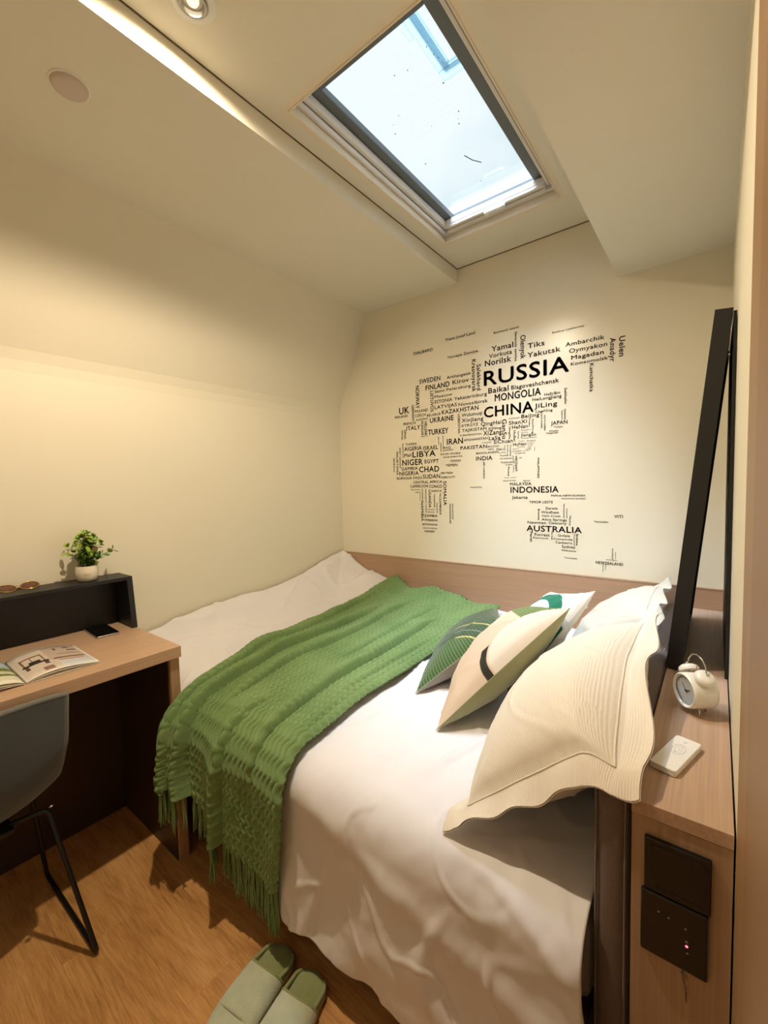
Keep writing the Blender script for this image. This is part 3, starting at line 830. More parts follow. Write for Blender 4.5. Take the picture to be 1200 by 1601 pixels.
# ------------------------------------------------------------------ cushions and pillows
def V3(p): return np.array(p, float)
def pillow_surf(NB, NTp, FT, FB, thick, side, flange=0, n=60, pinch=.06, seed=1, wr=.004, power=.5, sag=0, curl=None):
    """one face of a cushion; u runs near->far, v bottom->top; side=+1 front (away from the headboard) or -1 back"""
    NB, NTp, FT, FB = map(V3, (NB, NTp, FT, FB))
    m = n
    e = flange; ev = flange * 1.5
    uu = np.linspace(-e, 1 + e, m)[:, None] * np.ones((1, m)); vv = np.linspace(-ev, 1 + ev, m)[None, :] * np.ones((m, 1))
    a = uu * 2 - 1; b = vv * 2 - 1
    ac = np.clip(a, -1, 1); bc = np.clip(b, -1, 1)
    # edges of a stuffed cushion draw in between the corners
    a2 = a * (1 - pinch * (1 - bc ** 2)); b2 = b * (1 - pinch * (1 - ac ** 2))
    u2 = (a2 + 1) / 2; v2 = (b2 + 1) / 2
    P = ((1 - u2) * (1 - v2))[..., None] * NB + ((1 - u2) * v2)[..., None] * NTp + (u2 * v2)[..., None] * FT + (u2 * (1 - v2))[..., None] * FB
    nrm = np.cross(FB - NB, NTp - NB); nrm /= np.linalg.norm(nrm)
    if nrm[0] > 0: nrm = -nrm                       # front looks to -x
    prof = np.clip((1 - ac ** 2) * (1 - bc ** 2), 0, 1) ** power
    w = wr * (fbm(uu * 5 + 3, vv * 5, seed) - .5) * 2 + wr * .8 * ridge(uu * 4 + vv * 2, vv * 4 - uu, seed + 9)
    # pull creases radiating from the corners
    cr_ = 0
    for cu_, cv_ in ((0, 0), (0, 1), (1, 0), (1, 1)):
        r = np.hypot(uu - cu_, vv - cv_) + .02; th = np.arctan2(vv - cv_, uu - cu_)
        cr_ = cr_ + np.sin(th * 22 + seed) * np.exp(-((r - .12) / .12) ** 2)
    w = (w + wr * .5 * cr_) * np.clip(prof * 3, 0, 1)
    t_ = thick / 2 * prof
    fl_ = 0
    if flange:
        out = np.maximum(np.abs(a) - 1, 0) + np.maximum(np.abs(b) - 1, 0)
        fl_ = .010 * np.sin(uu * 13 + vv * 5 + seed) * np.clip(out / (2 * e), 0, 1.3) + .005 * np.sin(vv * 21 + seed * 2) * np.clip(out / (2 * e), 0, 1)
        t_ = t_ + .0015
    P = P + nrm * (side * (t_ + w) + fl_)[..., None]
    P[..., 2] -= sag * prof
    if curl is not None: P = curl(P, uu, vv)
    return P, uu, vv
def cushion(name, label, corners, thick, mf, mb, pipem=None, flange=0, group=None, **kw):
    c = np.mean([V3(q) for q in corners], 0)
    root = empty(name, (c[0], c[1], min(q[2] for q in corners))); tag(root, label, 'pillow' if flange else 'cushion', group)
    n = kw.get('n', 60)
    out = []
    for nm, sd, m in (('front_panel', 1, mf), ('back_panel', -1, mb)):
        P, uu, vv = pillow_surf(*corners, thick, sd, flange, **kw)
        F = gridfaces(n, n)
        if sd < 0: F = F[:, ::-1]
        mesh(nm, P.reshape(-1, 3), F, m, root, True, np.stack([uu.ravel(), vv.ravel()], 1)); out.append(P)
    # seam or piping
    A = out[0]; B = out[1]
    if flange:
        k = int(round(flange / (1 + 2 * flange) * (n - 1))); k2 = int(round(flange * 1.5 / (1 + 3.0 * flange) * (n - 1))); pth = [(i, k2) for i in range(k, n - k)] + [(n - 1 - k, j) for j in range(k2, n - k2)] + [(i, n - 1 - k2) for i in range(n - 1 - k, k - 1, -1)] + [(k, j) for j in range(n - 1 - k2, k2 - 1, -1)]
        pts = [A[i, j] + 0 for i, j in pth]
    else:
        pth = [(i, 0) for i in range(n)] + [(n - 1, j) for j in range(n)] + [(i, n - 1) for i in range(n - 1, -1, -1)] + [(0, j) for j in range(n - 1, -1, -1)]
        pts = [(A[i, j] + B[i, j]) / 2 for i, j in pth]
    cl = []
    for q in pts:
        if not cl or np.linalg.norm(q - cl[-1]) > .004: cl.append(q)
    while np.linalg.norm(cl[0] - cl[-1]) < .004: cl.pop()
    BM().tube(cl, .0022 if flange else .0014, 6, closed=True).done('piping' if flange else 'seam', pipem or mb, root, True)
    return root

def uvn(n):
    return n.xyz(n.tc('UV'))
def sateen(name, rgb, rough=.55):
    n = NT(name, rough, .35); c = lin(rgb)
    f = n.noise(n.tc(), 500, 2); n.col(n.mix(f, tuple(x * .95 for x in c), tuple(min(1, x * 1.04) for x in c)))
    n.bump(n.noise(n.tc(), 1500, 2), .2, .0006); n.b.inputs['Sheen Weight'].default_value = .3; return n.m
M_olive = sateen('olive_velvet', (150, 148, 106), .7)
M_taupe = sateen('grey_taupe_velvet', (158, 154, 140), .7)
M_cush_white = sateen('white_velvet', (226, 226, 220), .75)

def front_beige():
    n = NT('beige_applique_front', .6, .3); u, v, _ = uvn(n)
    r = n.math('SQRT', n.math('ADD', n.math('POWER', n.math('ADD', u, .04), 2), n.math('POWER', n.math('MULTIPLY', n.math('SUBTRACT', v, .73), 1.0), 2)))
    circ = n.math('SUBTRACT', 1.0, n.step(r, .27))
    ringm = n.math('MULTIPLY', n.step(r, .285), n.math('SUBTRACT', 1.0, n.step(r, .335)))
    ringm = n.math('MULTIPLY', ringm, n.math('SUBTRACT', 1.0, n.step(u, .16)))
    ringm = n.math('MULTIPLY', ringm, n.math('SUBTRACT', 1.0, n.step(v, .60)))
    green = n.math('MULTIPLY', n.step(v, .80), n.step(r, .27))
    base = n.mix(n.noise(n.tc(), 300, 2), lin((206, 182, 158)), lin((218, 196, 172)))
    waf = n.math('MULTIPLY', n.math('SINE', n.math('MULTIPLY', u, 190)), n.math('SINE', n.math('MULTIPLY', v, 190)))
    gcol = n.mix(n.step(waf, 0, .6), lin((92, 112, 62)), lin((138, 154, 98)))
    c = n.mix(green, base, gcol); c = n.mix(circ, c, lin((222, 208, 192))); c = n.mix(ringm, c, lin((44, 42, 34)))
    n.col(c); n.bump(n.math('MULTIPLY', waf, green), .8, .003); return n.m
def front_green():
    n = NT('dark_green_pintuck_front', .65, .25); u, v, _ = uvn(n)
    st = n.math('SINE', n.math('MULTIPLY', n.math('ADD', v, n.math('MULTIPLY', u, .15)), 210))
    base = n.mix(n.step(st, .2, .7), lin((66, 92, 50)), lin((92, 118, 70)))
    r = n.math('SQRT', n.math('ADD', n.math('POWER', n.math('ADD', u, .25), 2), n.math('POWER', n.math('SUBTRACT', v, .30), 2)))
    def band(a, w): return n.math('MULTIPLY', n.step(r, a), n.math('SUBTRACT', 1.0, n.step(r, a + w)))
    up = n.step(v, .5, .03)
    g = n.math('MULTIPLY', n.math('MAXIMUM', band(.46, .014), band(.64, .014)), up)
    c = n.mix(n.step(r, .47), base, lin((62, 84, 56)))
    c = n.mix(n.math('MULTIPLY', band(.54, .008), up), c, lin((140, 150, 150)))
    c = n.mix(g, c, lin((206, 190, 120)))
    n.col(c); n.bump(st, .7, .002); n.b.inputs['Sheen Weight'].default_value = .3; return n.m
def front_white():
    n = NT('white_front_with_teal_arc', .7, .3); u, v, _ = uvn(n)
    r = n.math('SQRT', n.math('ADD', n.math('POWER', n.math('SUBTRACT', u, .52), 2), n.math('POWER', n.math('SUBTRACT', v, .35), 2)))
    band = n.math('MULTIPLY', n.step(r, .49), n.math('SUBTRACT', 1.0, n.step(r, .61)))
    n.col(n.mix(band, lin((230, 230, 228)), lin((30, 112, 88)))); n.bump(n.noise(n.tc(), 1300, 2), .2, .0006); return n.m
def linen(name, rgb):
    n = NT(name, .85, .2); u, v, _ = uvn(n); c = lin(rgb)
    rib = n.math('SINE', n.math('MULTIPLY', v, 480)); nn = n.noise(n.mapv(n.tc('UV'), (60, 300, 1)), 1, 3)
    n.col(n.mix(n.math('MULTIPLY_ADD', rib, .25, n.math('MULTIPLY', nn, .9)), tuple(x * .86 for x in c), tuple(min(1, x * 1.06) for x in c)))
    n.bump(n.math('ADD', rib, n.math('MULTIPLY', nn, .6)), .30, .0010); n.b.inputs['Sheen Weight'].default_value = .2; return n.m
M_linen = linen('cream_ribbed_linen', (236, 225, 208)); M_linen2 = linen('ivory_linen', (208, 202, 190))
M_pipe = sateen('cream_piping', (224, 214, 196), .7)

def droop(P, uu, vv):
    # the near top corner flops over the end of the headboard
    P = P.copy(); P[..., 2] -= .36 * np.clip(-uu, 0, 1) ; P[..., 1] += .22 * np.clip(-uu, 0, 1)
    w = sstep(.80, 1.12, vv) * (1 - sstep(.0, .55, uu))
    P = P.copy(); P[..., 2] -= .070 * w; P[..., 0] += .010 * w
    return P
FL = .092
cushion('bed_pillow', 'cream ribbed linen pillow with piped flange leaning over the headboard end nearest the camera',
        [(1.612, -1.330, .655), (1.890, -1.335, .905), (1.868, -.720, .935), (1.600, -.700, .650)], .25, M_linen, M_linen, M_pipe, FL,
        group='cream bed pillows against the headboard', n=110, pinch=.035, seed=3, wr=.004, power=.46, curl=droop)
cushion('bed_pillow', 'ivory flanged pillow in the back corner behind the white and teal cushion',
        [(1.605, -.560, .665), (1.862, -.575, .905), (1.850, -.100, .912), (1.605, -.110, .69)], .19, M_linen2, M_linen2, M_pipe, FL,
        group='cream bed pillows against the headboard', n=90, pinch=.035, seed=7, wr=.006, power=.42)
cushion('throw_cushion', 'white cushion with teal green arc, behind the beige one',
        [(1.50, -.83, .64), (1.750, -.795, 1.030), (1.50, -.38, .905), (1.31, -.36, .66)], .11, front_white(), M_cush_white, None, 0, seed=11, pinch=.07)
cushion('throw_cushion', 'beige cushion with olive back, black arc and green waffle corner',
        [(1.372, -1.066, .615), (1.700, -.870, .990), (1.475, -.500, .865), (1.26, -.62, .63)], .17, front_beige(), M_olive, None, 0, seed=13, pinch=.06)
cushion('throw_cushion', 'dark green pintucked cushion with thin gold arcs, frontmost on the duvet',
        [(1.190, -.905, .612), (1.425, -.640, .835), (1.25, -.32, .78), (1.08, -.52, .63)], .15, front_green(), M_taupe, None, 0, seed=17, pinch=.07)
# ------------------------------------------------------------------ bedside ledge between headboard and right wall
ld = empty('bedside_ledge', (1.986, -.68, 0)); tag(ld, 'narrow oak-look bedside ledge between the headboard and the right wall', 'bedside cabinet')
box('top_board', 1.9215, 2.0535, -1.352, -.017, .800, .824, M_lam, ld, .0012)
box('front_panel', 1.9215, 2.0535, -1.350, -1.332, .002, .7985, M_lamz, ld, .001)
box('side_panel', 1.9215, 1.936, -1.330, -.017, .002, .7985, M_lam, ld)
M_gloss = plain('black_glass_plate', (12, 12, 13), .25, var=.02)
sp = empty('power_panel', (1.98, -1.356, .67)); tag(sp, 'black socket and touch switch panel on the front of the bedside ledge', 'socket panel')
box('socket_plate', 1.941, 2.0285, -1.3585, -1.3505, .684, .7725, M_gloss, sp, .0018, 2)
sf = BM()
for a, b, c_, d_ in ((1.950, 2.020, .762, .7635), (1.950, 2.020, .693, .6945), (1.950, 1.9515, .693, .7635), (2.0185, 2.020, .693, .7635)): sf.box(a, b, -1.3592, -1.358, c_, d_)
sf.done('socket_frame', M_steelb, sp)
box('touch_plate', 1.937, 2.0265, -1.3595, -1.3505, .576, .6825, M_gloss, sp, .0035, 3)
mk = plain('pale_print', (150, 150, 150), .5)
dm = BM()
for x_, z_ in ((1.962, .655), (1.9755, .6525), (1.9975, .648), (1.999, .6285), (2.0005, .6095)): dm.box(x_ - .0013, x_ + .0013, -1.3599, -1.3594, z_ - .0009, z_ + .0009)
dm.box(1.9975, 2.0015, -1.3599, -1.3594, .6265, .6272).done('touch_marks', mk, sp)
red = bpy.data.materials.new('red_led'); red.use_nodes = True; _b = red.node_tree.nodes['Principled BSDF']
_b.inputs['Base Color'].default_value = (1, .05, .08, 1); _b.inputs['Emission Color'].default_value = (1, .08, .14, 1); _b.inputs['Emission Strength'].default_value = 5
BM().sphere((1.9995, -1.3597, .6205), .0019, (1, .4, 1), 10).done('indicator_light', red, sp, True)
cb2 = BM()
cb2.tube([(1.996, -1.3585, .577), (1.994, -1.3560, .568), (1.9985, -1.3535, .545), (2.000, -1.3520, .520)], .0006, 6)
cb2.done('thin_cord', M_steelb, None)
tc_ = bpy.data.objects['thin_cord']; tag(tc_, 'thin dark cord hanging below the black socket panel, with pale tips', 'cord')
for (x_, z_, r_) in ((1.9935, .5655, .0022), (1.9985, .5600, .0020), (2.0008, .5450, .0015), (2.0002, .5405, .0013)):
    BM().sphere((x_, -1.354, z_), r_, (1.5, .7, .8), 8).done('pale_tip', mk, tc_, True)

# ------------------------------------------------------------------ leaning mirror in a black frame
mr = empty('leaning_mirror', (1.9375, -.46, .8245)); tag(mr, 'tall black-framed mirror leaning against the right wall on the ledge', 'mirror')
ang = math.atan((2.0295 - 1.9375) / (1.770 - .824)); Mm = Matrix.Translation((1.9375, 0, .8265)) @ Matrix.Rotation(ang, 4, 'Y')
Hh = .948
for nm, a, b, c_, d_ in (('side_rail', -.742, -.720, 0, Hh), ('side_rail', -.202, -.180, 0, Hh), ('bottom_rail', -.720, -.202, 0, .022), ('top_rail', -.720, -.202, Hh - .022, Hh)):
    BM().box(-.0185, .0185, a, b, c_, d_, .0008, 1, Mm).done(nm, M_black, mr)
M_mir = NT('mirror_glass', .02); M_mir.b.inputs['Metallic'].default_value = 1; M_mir.col((.88, .9, .9))
BM().box(-.008, -.004, -.722, -.200, .020, Hh - .020, 0, 1, Mm).done('mirror_glass', M_mir.m, mr)
BM().box(.006, .010, -.722, -.200, .020, Hh - .020, 0, 1, Mm).done('backboard', M_black, mr)
box('rear_support', 2.0475, 2.0545, -.735, -.185, .8245, 1.762, M_black, mr, .0006, 1)
BM().tube([(2.0475, -.741, 1.755), (2.0400, -.741, 1.665)], .0011, 6).done('hinge_stay', M_chrome, mr, True)
BM().sphere((2.0415, -.743, 1.655), .0022, seg=8).done('hinge_pin', M_chrome, mr, True)

# ------------------------------------------------------------------ alarm clock
ck = empty('alarm_clock', (1.995, -.965, .8245)); tag(ck, 'small white twin-bell alarm clock on the bedside ledge', 'clock')
ax = Vector((.80, .60, 0)); sd_ = Vector((.60, -.80, 0)); fc = Vector((1.974, -.985, .8745))
Mk = Matrix((sd_, Vector((0, 0, 1)), ax)).transposed().to_4x4(); Mk.translation = fc     # local z = into the body
M_cw = plain('white_lacquer', (236, 232, 222), .22, var=.01)
BM().lathe([(.0315, .002), (.0325, -.0015), (.0355, -.003), (.0378, -.001), (.0385, .004), (.0385, .042), (.037, .050), (.030, .055), (0, .056)], Mk, 48).done('body', M_cw, ck, True, 50)
BM().lathe([(0, .0035), (.0325, .0035)], Mk, 40).done('dial', plain('pale_grey_dial', (196, 196, 200), .5, var=.12, nscale=60), ck)
BM().lathe([(0, .0008), (.0322, .0012)], Mk, 40).done('dial_glass', M_glass, ck, True)
def onface(x, y, z): return Mk @ Vector((x, y, z))
hd = BM(); hd.tube([onface(-.003, -.001, .0022), onface(.013, .005, .0022)], .0009, 6).tube([onface(.004, -.004, .0024), onface(-.012, .013, .0024)], .0007, 6)
hd.tube([onface(0, 0, .001), onface(0, 0, .0034)], .0022, 10)
hd.done('hands', plain('dark_grey', (60, 58, 60), .4), ck)
tk = BM()
for k in range(12):
    a = k * PI / 6; tk.tube([onface(.0255 * math.sin(a), .0255 * math.cos(a), .0030), onface(.0285 * math.sin(a), .0285 * math.cos(a), .0030)], .0005, 4)
tk.done('hour_marks', plain('mid_grey', (130, 130, 134), .5), ck)
for sgn, nm in ((-1, 'bell'), (1, 'bell')):
    nrm = Vector((sgn * .56, .83, 0)).normalized()
    c0 = Vector((nrm.x * .043, nrm.y * .043, .026))
    zz = (Mk.to_3x3() @ nrm); R3 = zz.to_track_quat('Z', 'Y').to_matrix().to_4x4(); R3.translation = Mk @ c0
    b_ = BM().lathe([(.0205, 0), (.0208, .003), (.0185, .0085), (.0125, .0125), (.004, .0142), (0, .0143)], R3, 28, (True, False)).done('bell', M_cw, ck, True, 50)
    BM().lathe([(0, .018), (.002, .0178), (.0022, .0145), (0, .0143)], R3, 10).lathe([(.003, -.008), (.003, 0)], R3, 10).done('bell_screw', M_chrome, b_, True)
hp_ = [(-.034, .052), (-.030, .066), (-.018, .078), (0, .083), (.018, .078), (.030, .066), (.034, .052)]
BM().tube([onface(a * .86, b * .98, .026) for a, b in hp_], .0016, 8).done('handle', M_chrome, ck, True)
for a in (-.020, .020):
    BM().tube([onface(a, -.030, .018), onface(a * 1.35, -.0492, .016)], [.0022, .0018], 8).done('foot', M_chrome, ck, True)
BM().tube([onface(0, -.035, .044), onface(0, -.0490, .048)], .0022, 8).done('foot', M_chrome, ck, True)
BM().box(-.0035, .0035, -.0045, .0045, 0, .003, 0, 1, Mk @ Matrix.Translation((0, .040, .026))).tube([onface(0, .038, .026), onface(0, .056, .026)], .0012, 6).done('hammer', M_chrome, ck)

# ------------------------------------------------------------------ remote control
rm = empty('remote_control', (1.973, -1.19, .8245)); tag(rm, 'white slim remote control lying on the bedside ledge in front of the clock', 'remote control')
Mr = Matrix.Translation((1.972, -1.190, .8245)) @ Matrix.Rotation(math.radians(-15.5), 4, 'Z')
def rslab(bm, hx, hy, z0, z1, r, M_, ch=.0):
    pr = []
    for cx_, cy_, a0 in ((hx - r, hy - r, 0), (-hx + r, hy - r, 90), (-hx + r, -hy + r, 180), (hx - r, -hy + r, 270)):
        for k in range(6):
            a = math.radians(a0 + 18 * k); pr.append((cx_, cy_, math.cos(a), math.sin(a)))
    def loop(rr, z): return [bm.b.verts.new(M_ @ Vector((cx_ + rr * c, cy_ + rr * s, z))) for cx_, cy_, c, s in pr]
    L = [loop(r - ch, z0), loop(r, z0 + ch), loop(r, z1 - ch), loop(r - ch, z1)]
    for A, B in zip(L, L[1:]):
        for k in range(len(A)): bm.b.faces.new((A[k], A[(k + 1) % len(A)], B[(k + 1) % len(A)], B[k]))
    bm.b.faces.new(list(reversed(L[0]))); bm.b.faces.new(L[-1]); return bm
rslab(BM(), .0215, .0635, 0, .0085, .006, Mr, .0015).done('case', M_white, rm, True, 30)
rslab(BM(), .0217, .0637, .0085, .0125, .006, Mr, .0010).done('top_cover', plain('white_gloss', (240, 239, 236), .2, var=.005), rm, True, 30)
M_grey = plain('pale_grey_print', (176, 174, 172), .5); M_dg = plain('dark_grey_print', (96, 96, 98), .5)
pr = BM()
pr.tube([Mr @ Vector((.0105 * math.cos(a), .012 + .020 * math.sin(a), .01262)) for a in [2 * PI * k / 28 for k in range(28)]], .00035, 4, closed=True)
pr.tube([Mr @ Vector((.006 * math.cos(a), .012 + .012 * math.sin(a), .01262)) for a in [2 * PI * k / 20 for k in range(20)]], .00025, 4, closed=True)
pr.done('button_outline', M_grey, rm)
pr = BM()
for (a, b, w_, h_) in ((0, .045, .005, .0014), (.0035, .026, .0012, .003), (.001, .013, .003, .0008), (-.002, .000, .0022, .0022), (0, -.006, .001, .001)):
    pr.box(a - w_ / 2, a + w_ / 2, b - h_ / 2, b + h_ / 2, .01245, .01265, 0, 1, Mr)
pr.done('button_symbols', M_dg, rm)

# ------------------------------------------------------------------ desk
dk_ = empty('desk', (.26, -2.1, 0)); tag(dk_, 'oak-look built-in desk along the left wall', 'desk')
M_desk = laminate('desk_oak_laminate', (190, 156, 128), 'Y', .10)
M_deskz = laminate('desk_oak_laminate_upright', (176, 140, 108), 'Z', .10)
box('desktop', .003, .520, -2.98, -1.402, .757, .797, M_desk, dk_, .0015)
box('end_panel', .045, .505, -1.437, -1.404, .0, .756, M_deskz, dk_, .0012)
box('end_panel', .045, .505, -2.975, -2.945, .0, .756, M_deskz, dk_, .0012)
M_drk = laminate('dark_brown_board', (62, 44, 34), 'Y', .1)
box('inner_shade_board', .045, .490, -1.441, -1.4372, .0, .755, M_drk, dk_)  # added dark board: the shade on the panel's inner face as colour
box('modesty_panel', .020, .038, -2.94, -1.437, .0, .756, M_drk, dk_)

org = empty('desk_shelf', (.08, -2.1, .797)); tag(org, 'long black open shelf unit standing on the back of the desk', 'desk shelf')
box('top_panel', .003, .135, -2.75, -1.400, .992, 1.006, M_black, org, .001)
BM().prism([(.003, .7975), (.160, .7975), (.1355, 1.0055), (.003, 1.0055)], 'Y', -1.420, -1.3995).done('side_panel', M_black, org)
BM().prism([(.003, .7975), (.160, .7975), (.1355, .9915), (.003, .9915)], 'Y', -2.75, -2.73).done('side_panel', M_black, org)
box('back_panel', .003, .010, -2.729, -1.421, .7975, .9915, M_black, org)
BM().tube([(.012, -1.445, .972), (.022, -1.446, .970), (.022, -1.4475, .963)], .0012, 6).done('hook', M_chrome, org, True)

# ------------------------------------------------------------------ potted plant
pt = empty('potted_plant', (.074, -1.537, 1.006)); tag(pt, 'small artificial green plant in a white pot on the black desk shelf', 'plant')
Mp = Matrix.Translation((.074, -1.537, 1.0062))
M_pot = plain('ivory_ceramic', (232, 222, 204), .3, var=.03, nscale=8)
pot = BM().lathe([(0, 0), (.026, 0), (.033, .006), (.0375, .020), (.039, .038), (.0375, .052), (.0365, .060), (.0345, .060), (.034, .050), (.030, .046), (0, .046)], Mp, 44).done('pot', M_pot, pt, True, 50)
M_gold = plain('gold_print', (176, 138, 84), .5)
dirv = Vector((1.951, -.596, 0)).normalized(); sdv = Vector((.292, .956, 0))
def onpot(s, z, r=.0386): 
    a = s / r; v = dirv * math.cos(a) + sdv * math.sin(a); return Vector((.074, -1.537, 1.0062 + z)) + v * r
ps = BM(); q_ = []
for k in range(40):
    u = k / 39; q_.append(onpot(-.011 + .024 * u, .030 + .0028 * math.sin(u * 26) * (1.6 if k < 8 else .7), .0393))
ps.tube(q_, .0004, 4).tube([onpot(-.008 + .018 * k / 10, .0245, .0393) for k in range(11)], .0003, 4)
ps.done('gold_script', M_gold, pot)
def leafmat(name, a, b):
    n = NT(name, .45, .4); n.col(n.mix(n.noise(n.tc(), 40, 2), lin(a), lin(b))); n.b.inputs['Subsurface Weight'].default_value = 0; return n.m
LM = [leafmat('leaf_green', (52, 92, 22), (84, 128, 36)), leafmat('leaf_lime', (128, 160, 42), (166, 190, 66)), leafmat('leaf_dark', (36, 62, 20), (60, 88, 32)), leafmat('leaf_brownish', (84, 66, 40), (110, 92, 50))]
random.seed(12)
BM().lathe([(0, .044), (.031, .044), (.033, .047), (0, .049)], Mp, 20).done('moss', LM[2], pt)
leafme = []
for m in LM:
    b = BM(); L = 1.0
    vs = [(0, 0, 0), (.30, -.30, .06), (.30, 0, -.02), (.30, .30, .06), (.68, -.34, .10), (.68, 0, .0), (.68, .34, .10), (1, 0, .02), (.9, -.2, .05), (.9, .2, .05)]
    V_ = [b.b.verts.new(v) for v in vs]
    for f in ((0, 1, 2), (0, 2, 3), (1, 4, 5, 2), (2, 5, 6, 3), (4, 8, 5), (8, 7, 5), (5, 7, 9), (5, 9, 6)): b.b.faces.new([V_[i] for i in f])
    me = bpy.data.meshes.new('leaf'); b.b.to_mesh(me); b.b.free(); me.materials.append(m)
    me.polygons.foreach_set('use_smooth', np.ones(len(me.polygons), bool)); leafme.append(me)
stems = BM(); leaves = []
for k in range(25):
    a = k * 2.399 + random.uniform(-.3, .3); sp_ = random.uniform(.15, 1) if k > 5 else .1
    tip = Vector((.060 * sp_ * math.cos(a) * .9 + .014, .112 * sp_ * math.sin(a), .186 - .070 * sp_ ** 1.5 - random.uniform(0, .03)))
    base = Vector((.012 * math.cos(a), .014 * math.sin(a), .046)); mid = base.lerp(tip, .5) + Vector((0, 0, .016)) - Vector((.012 * math.cos(a), .012 * math.sin(a), 0))
    P_ = [base.lerp(mid, u).lerp(mid.lerp(tip, u), u) for u in [m / 6 for m in range(7)]]
    W_ = [Mp @ p for p in P_]
    stems.tube(W_, [.0011] * 3 + [.0008] * 3 + [.0006], 5)
    for m in range(1, 7):
        for q in range(2 if m < 6 else 3):
            leaves.append((W_[m], (W_[m] - W_[m - 1]).normalized(), q * PI + m * 1.4 + random.uniform(-.4, .4), m / 6, k))
stems.done('stem', LM[2], pt, True)
if len(leaves) > 298: leaves = random.sample(leaves, 298)
o0 = origin(pt)
for (p, d, rot, u, k) in leaves:
    side = d.orthogonal().normalized(); side = Matrix.Rotation(rot, 3, d) @ side
    dr = (side * .9 + d * .55 + Vector((0, 0, .12))).normalized()
    if (p + dr * .012).x < .004: dr.x = abs(dr.x)
    up_ = (d - dr * d.dot(dr)).normalized(); y_ = up_.cross(dr)
    R_ = Matrix((dr, y_, up_)).transposed().to_4x4(); sc_ = random.uniform(.018, .026)
    mi = 3 if (random.random() < .07 and u > .6) else (1 if random.random() < .25 + .45 * u else (2 if random.random() < .3 else 0))
    lo = bpy.data.objects.new('leaf', leafme[mi]); COL.objects.link(lo); lo.parent = pt
    lo.matrix_local = Matrix.Translation(Vector((max(p.x, .012), p.y, p.z)) - o0) @ R_ @ Matrix.Scale(sc_, 4)

# ------------------------------------------------------------------ sunglasses
sg = empty('sunglasses', (.045, -1.742, 1.0065)); tag(sg, 'gold-rimmed sunglasses with brown lenses on the black desk shelf', 'sunglasses')
M_goldm = plain('gold_metal', (206, 168, 92), .28, metal=1, var=.03); M_lens = plain('brown_lens', (92, 52, 36), .12, var=.05)
for yc_ in (-1.711, -1.775):
    Ml = Matrix.Translation((.047, yc_, 1.0195)) @ Matrix.Rotation(math.radians(24), 4, 'Y') @ Matrix.Rotation(math.radians(4 if yc_ > -1.74 else -4), 4, 'X')
    pts = [Ml @ Vector(((.0225 + .001 * math.cos(2 * a)) * math.cos(a), .0265 * math.sin(a), 0)) for a in [2 * PI * k / 32 for k in range(32)]]
    BM().tube(pts, .0013, 8, closed=True).done('rim', M_goldm, sg, True)
    b = BM(); b.lathe([(0, .0022), (.012, .0016), (.0225, 0), (.0225, -.0012), (0, .001)], Ml @ Matrix.Diagonal((1, 1.17, 1, 1)), 32).done('lens', M_lens, sg, True)
BM().tube([(.046, -1.738, 1.023), (.042, -1.743, 1.026), (.046, -1.7485, 1.023)], .0012, 8).done('bridge', M_goldm, sg, True)
for y0_, y1_ in ((-1.6835, -1.758), (-1.8025, -1.726)):
    BM().tube([(.050, y0_, 1.019), (.034, y0_, 1.0105), (.024, y0_ + (.004 if y0_ > -1.74 else -.004) * -1, 1.0085), (.018, (y0_ + y1_) / 2, 1.0082 + (.002 if y0_ < -1.74 else 0)), (.013, y1_, 1.0082 + (.002 if y0_ < -1.74 else 0))], [.0018, .0013, .0011, .0014, .0020], 8).done('temple_arm', M_goldm if y0_ < -1.74 else plain('dark_tortoise', (60, 42, 24), .3), sg, True)

# ------------------------------------------------------------------ phone
ph_ = empty('phone', (.100, -1.51, .797)); tag(ph_, 'dark phone with a pale metal rim lying face up on the desk', 'phone')
Mf = Matrix.Translation((.100, -1.510, .7972)) @ Matrix.Rotation(math.radians(-3), 4, 'Z')
rslab(BM(), .084, .040, 0, .0068, .009, Mf, .0014).done('case', plain('aluminium_rim', (170, 166, 164), .3, metal=.7), ph_, True, 30)
rslab(BM(), .0825, .0385, .0068, .0076, .008, Mf, .0003).done('screen', plain('dark_screen_glass', (10, 10, 12), .08, var=.02), ph_, True, 30)

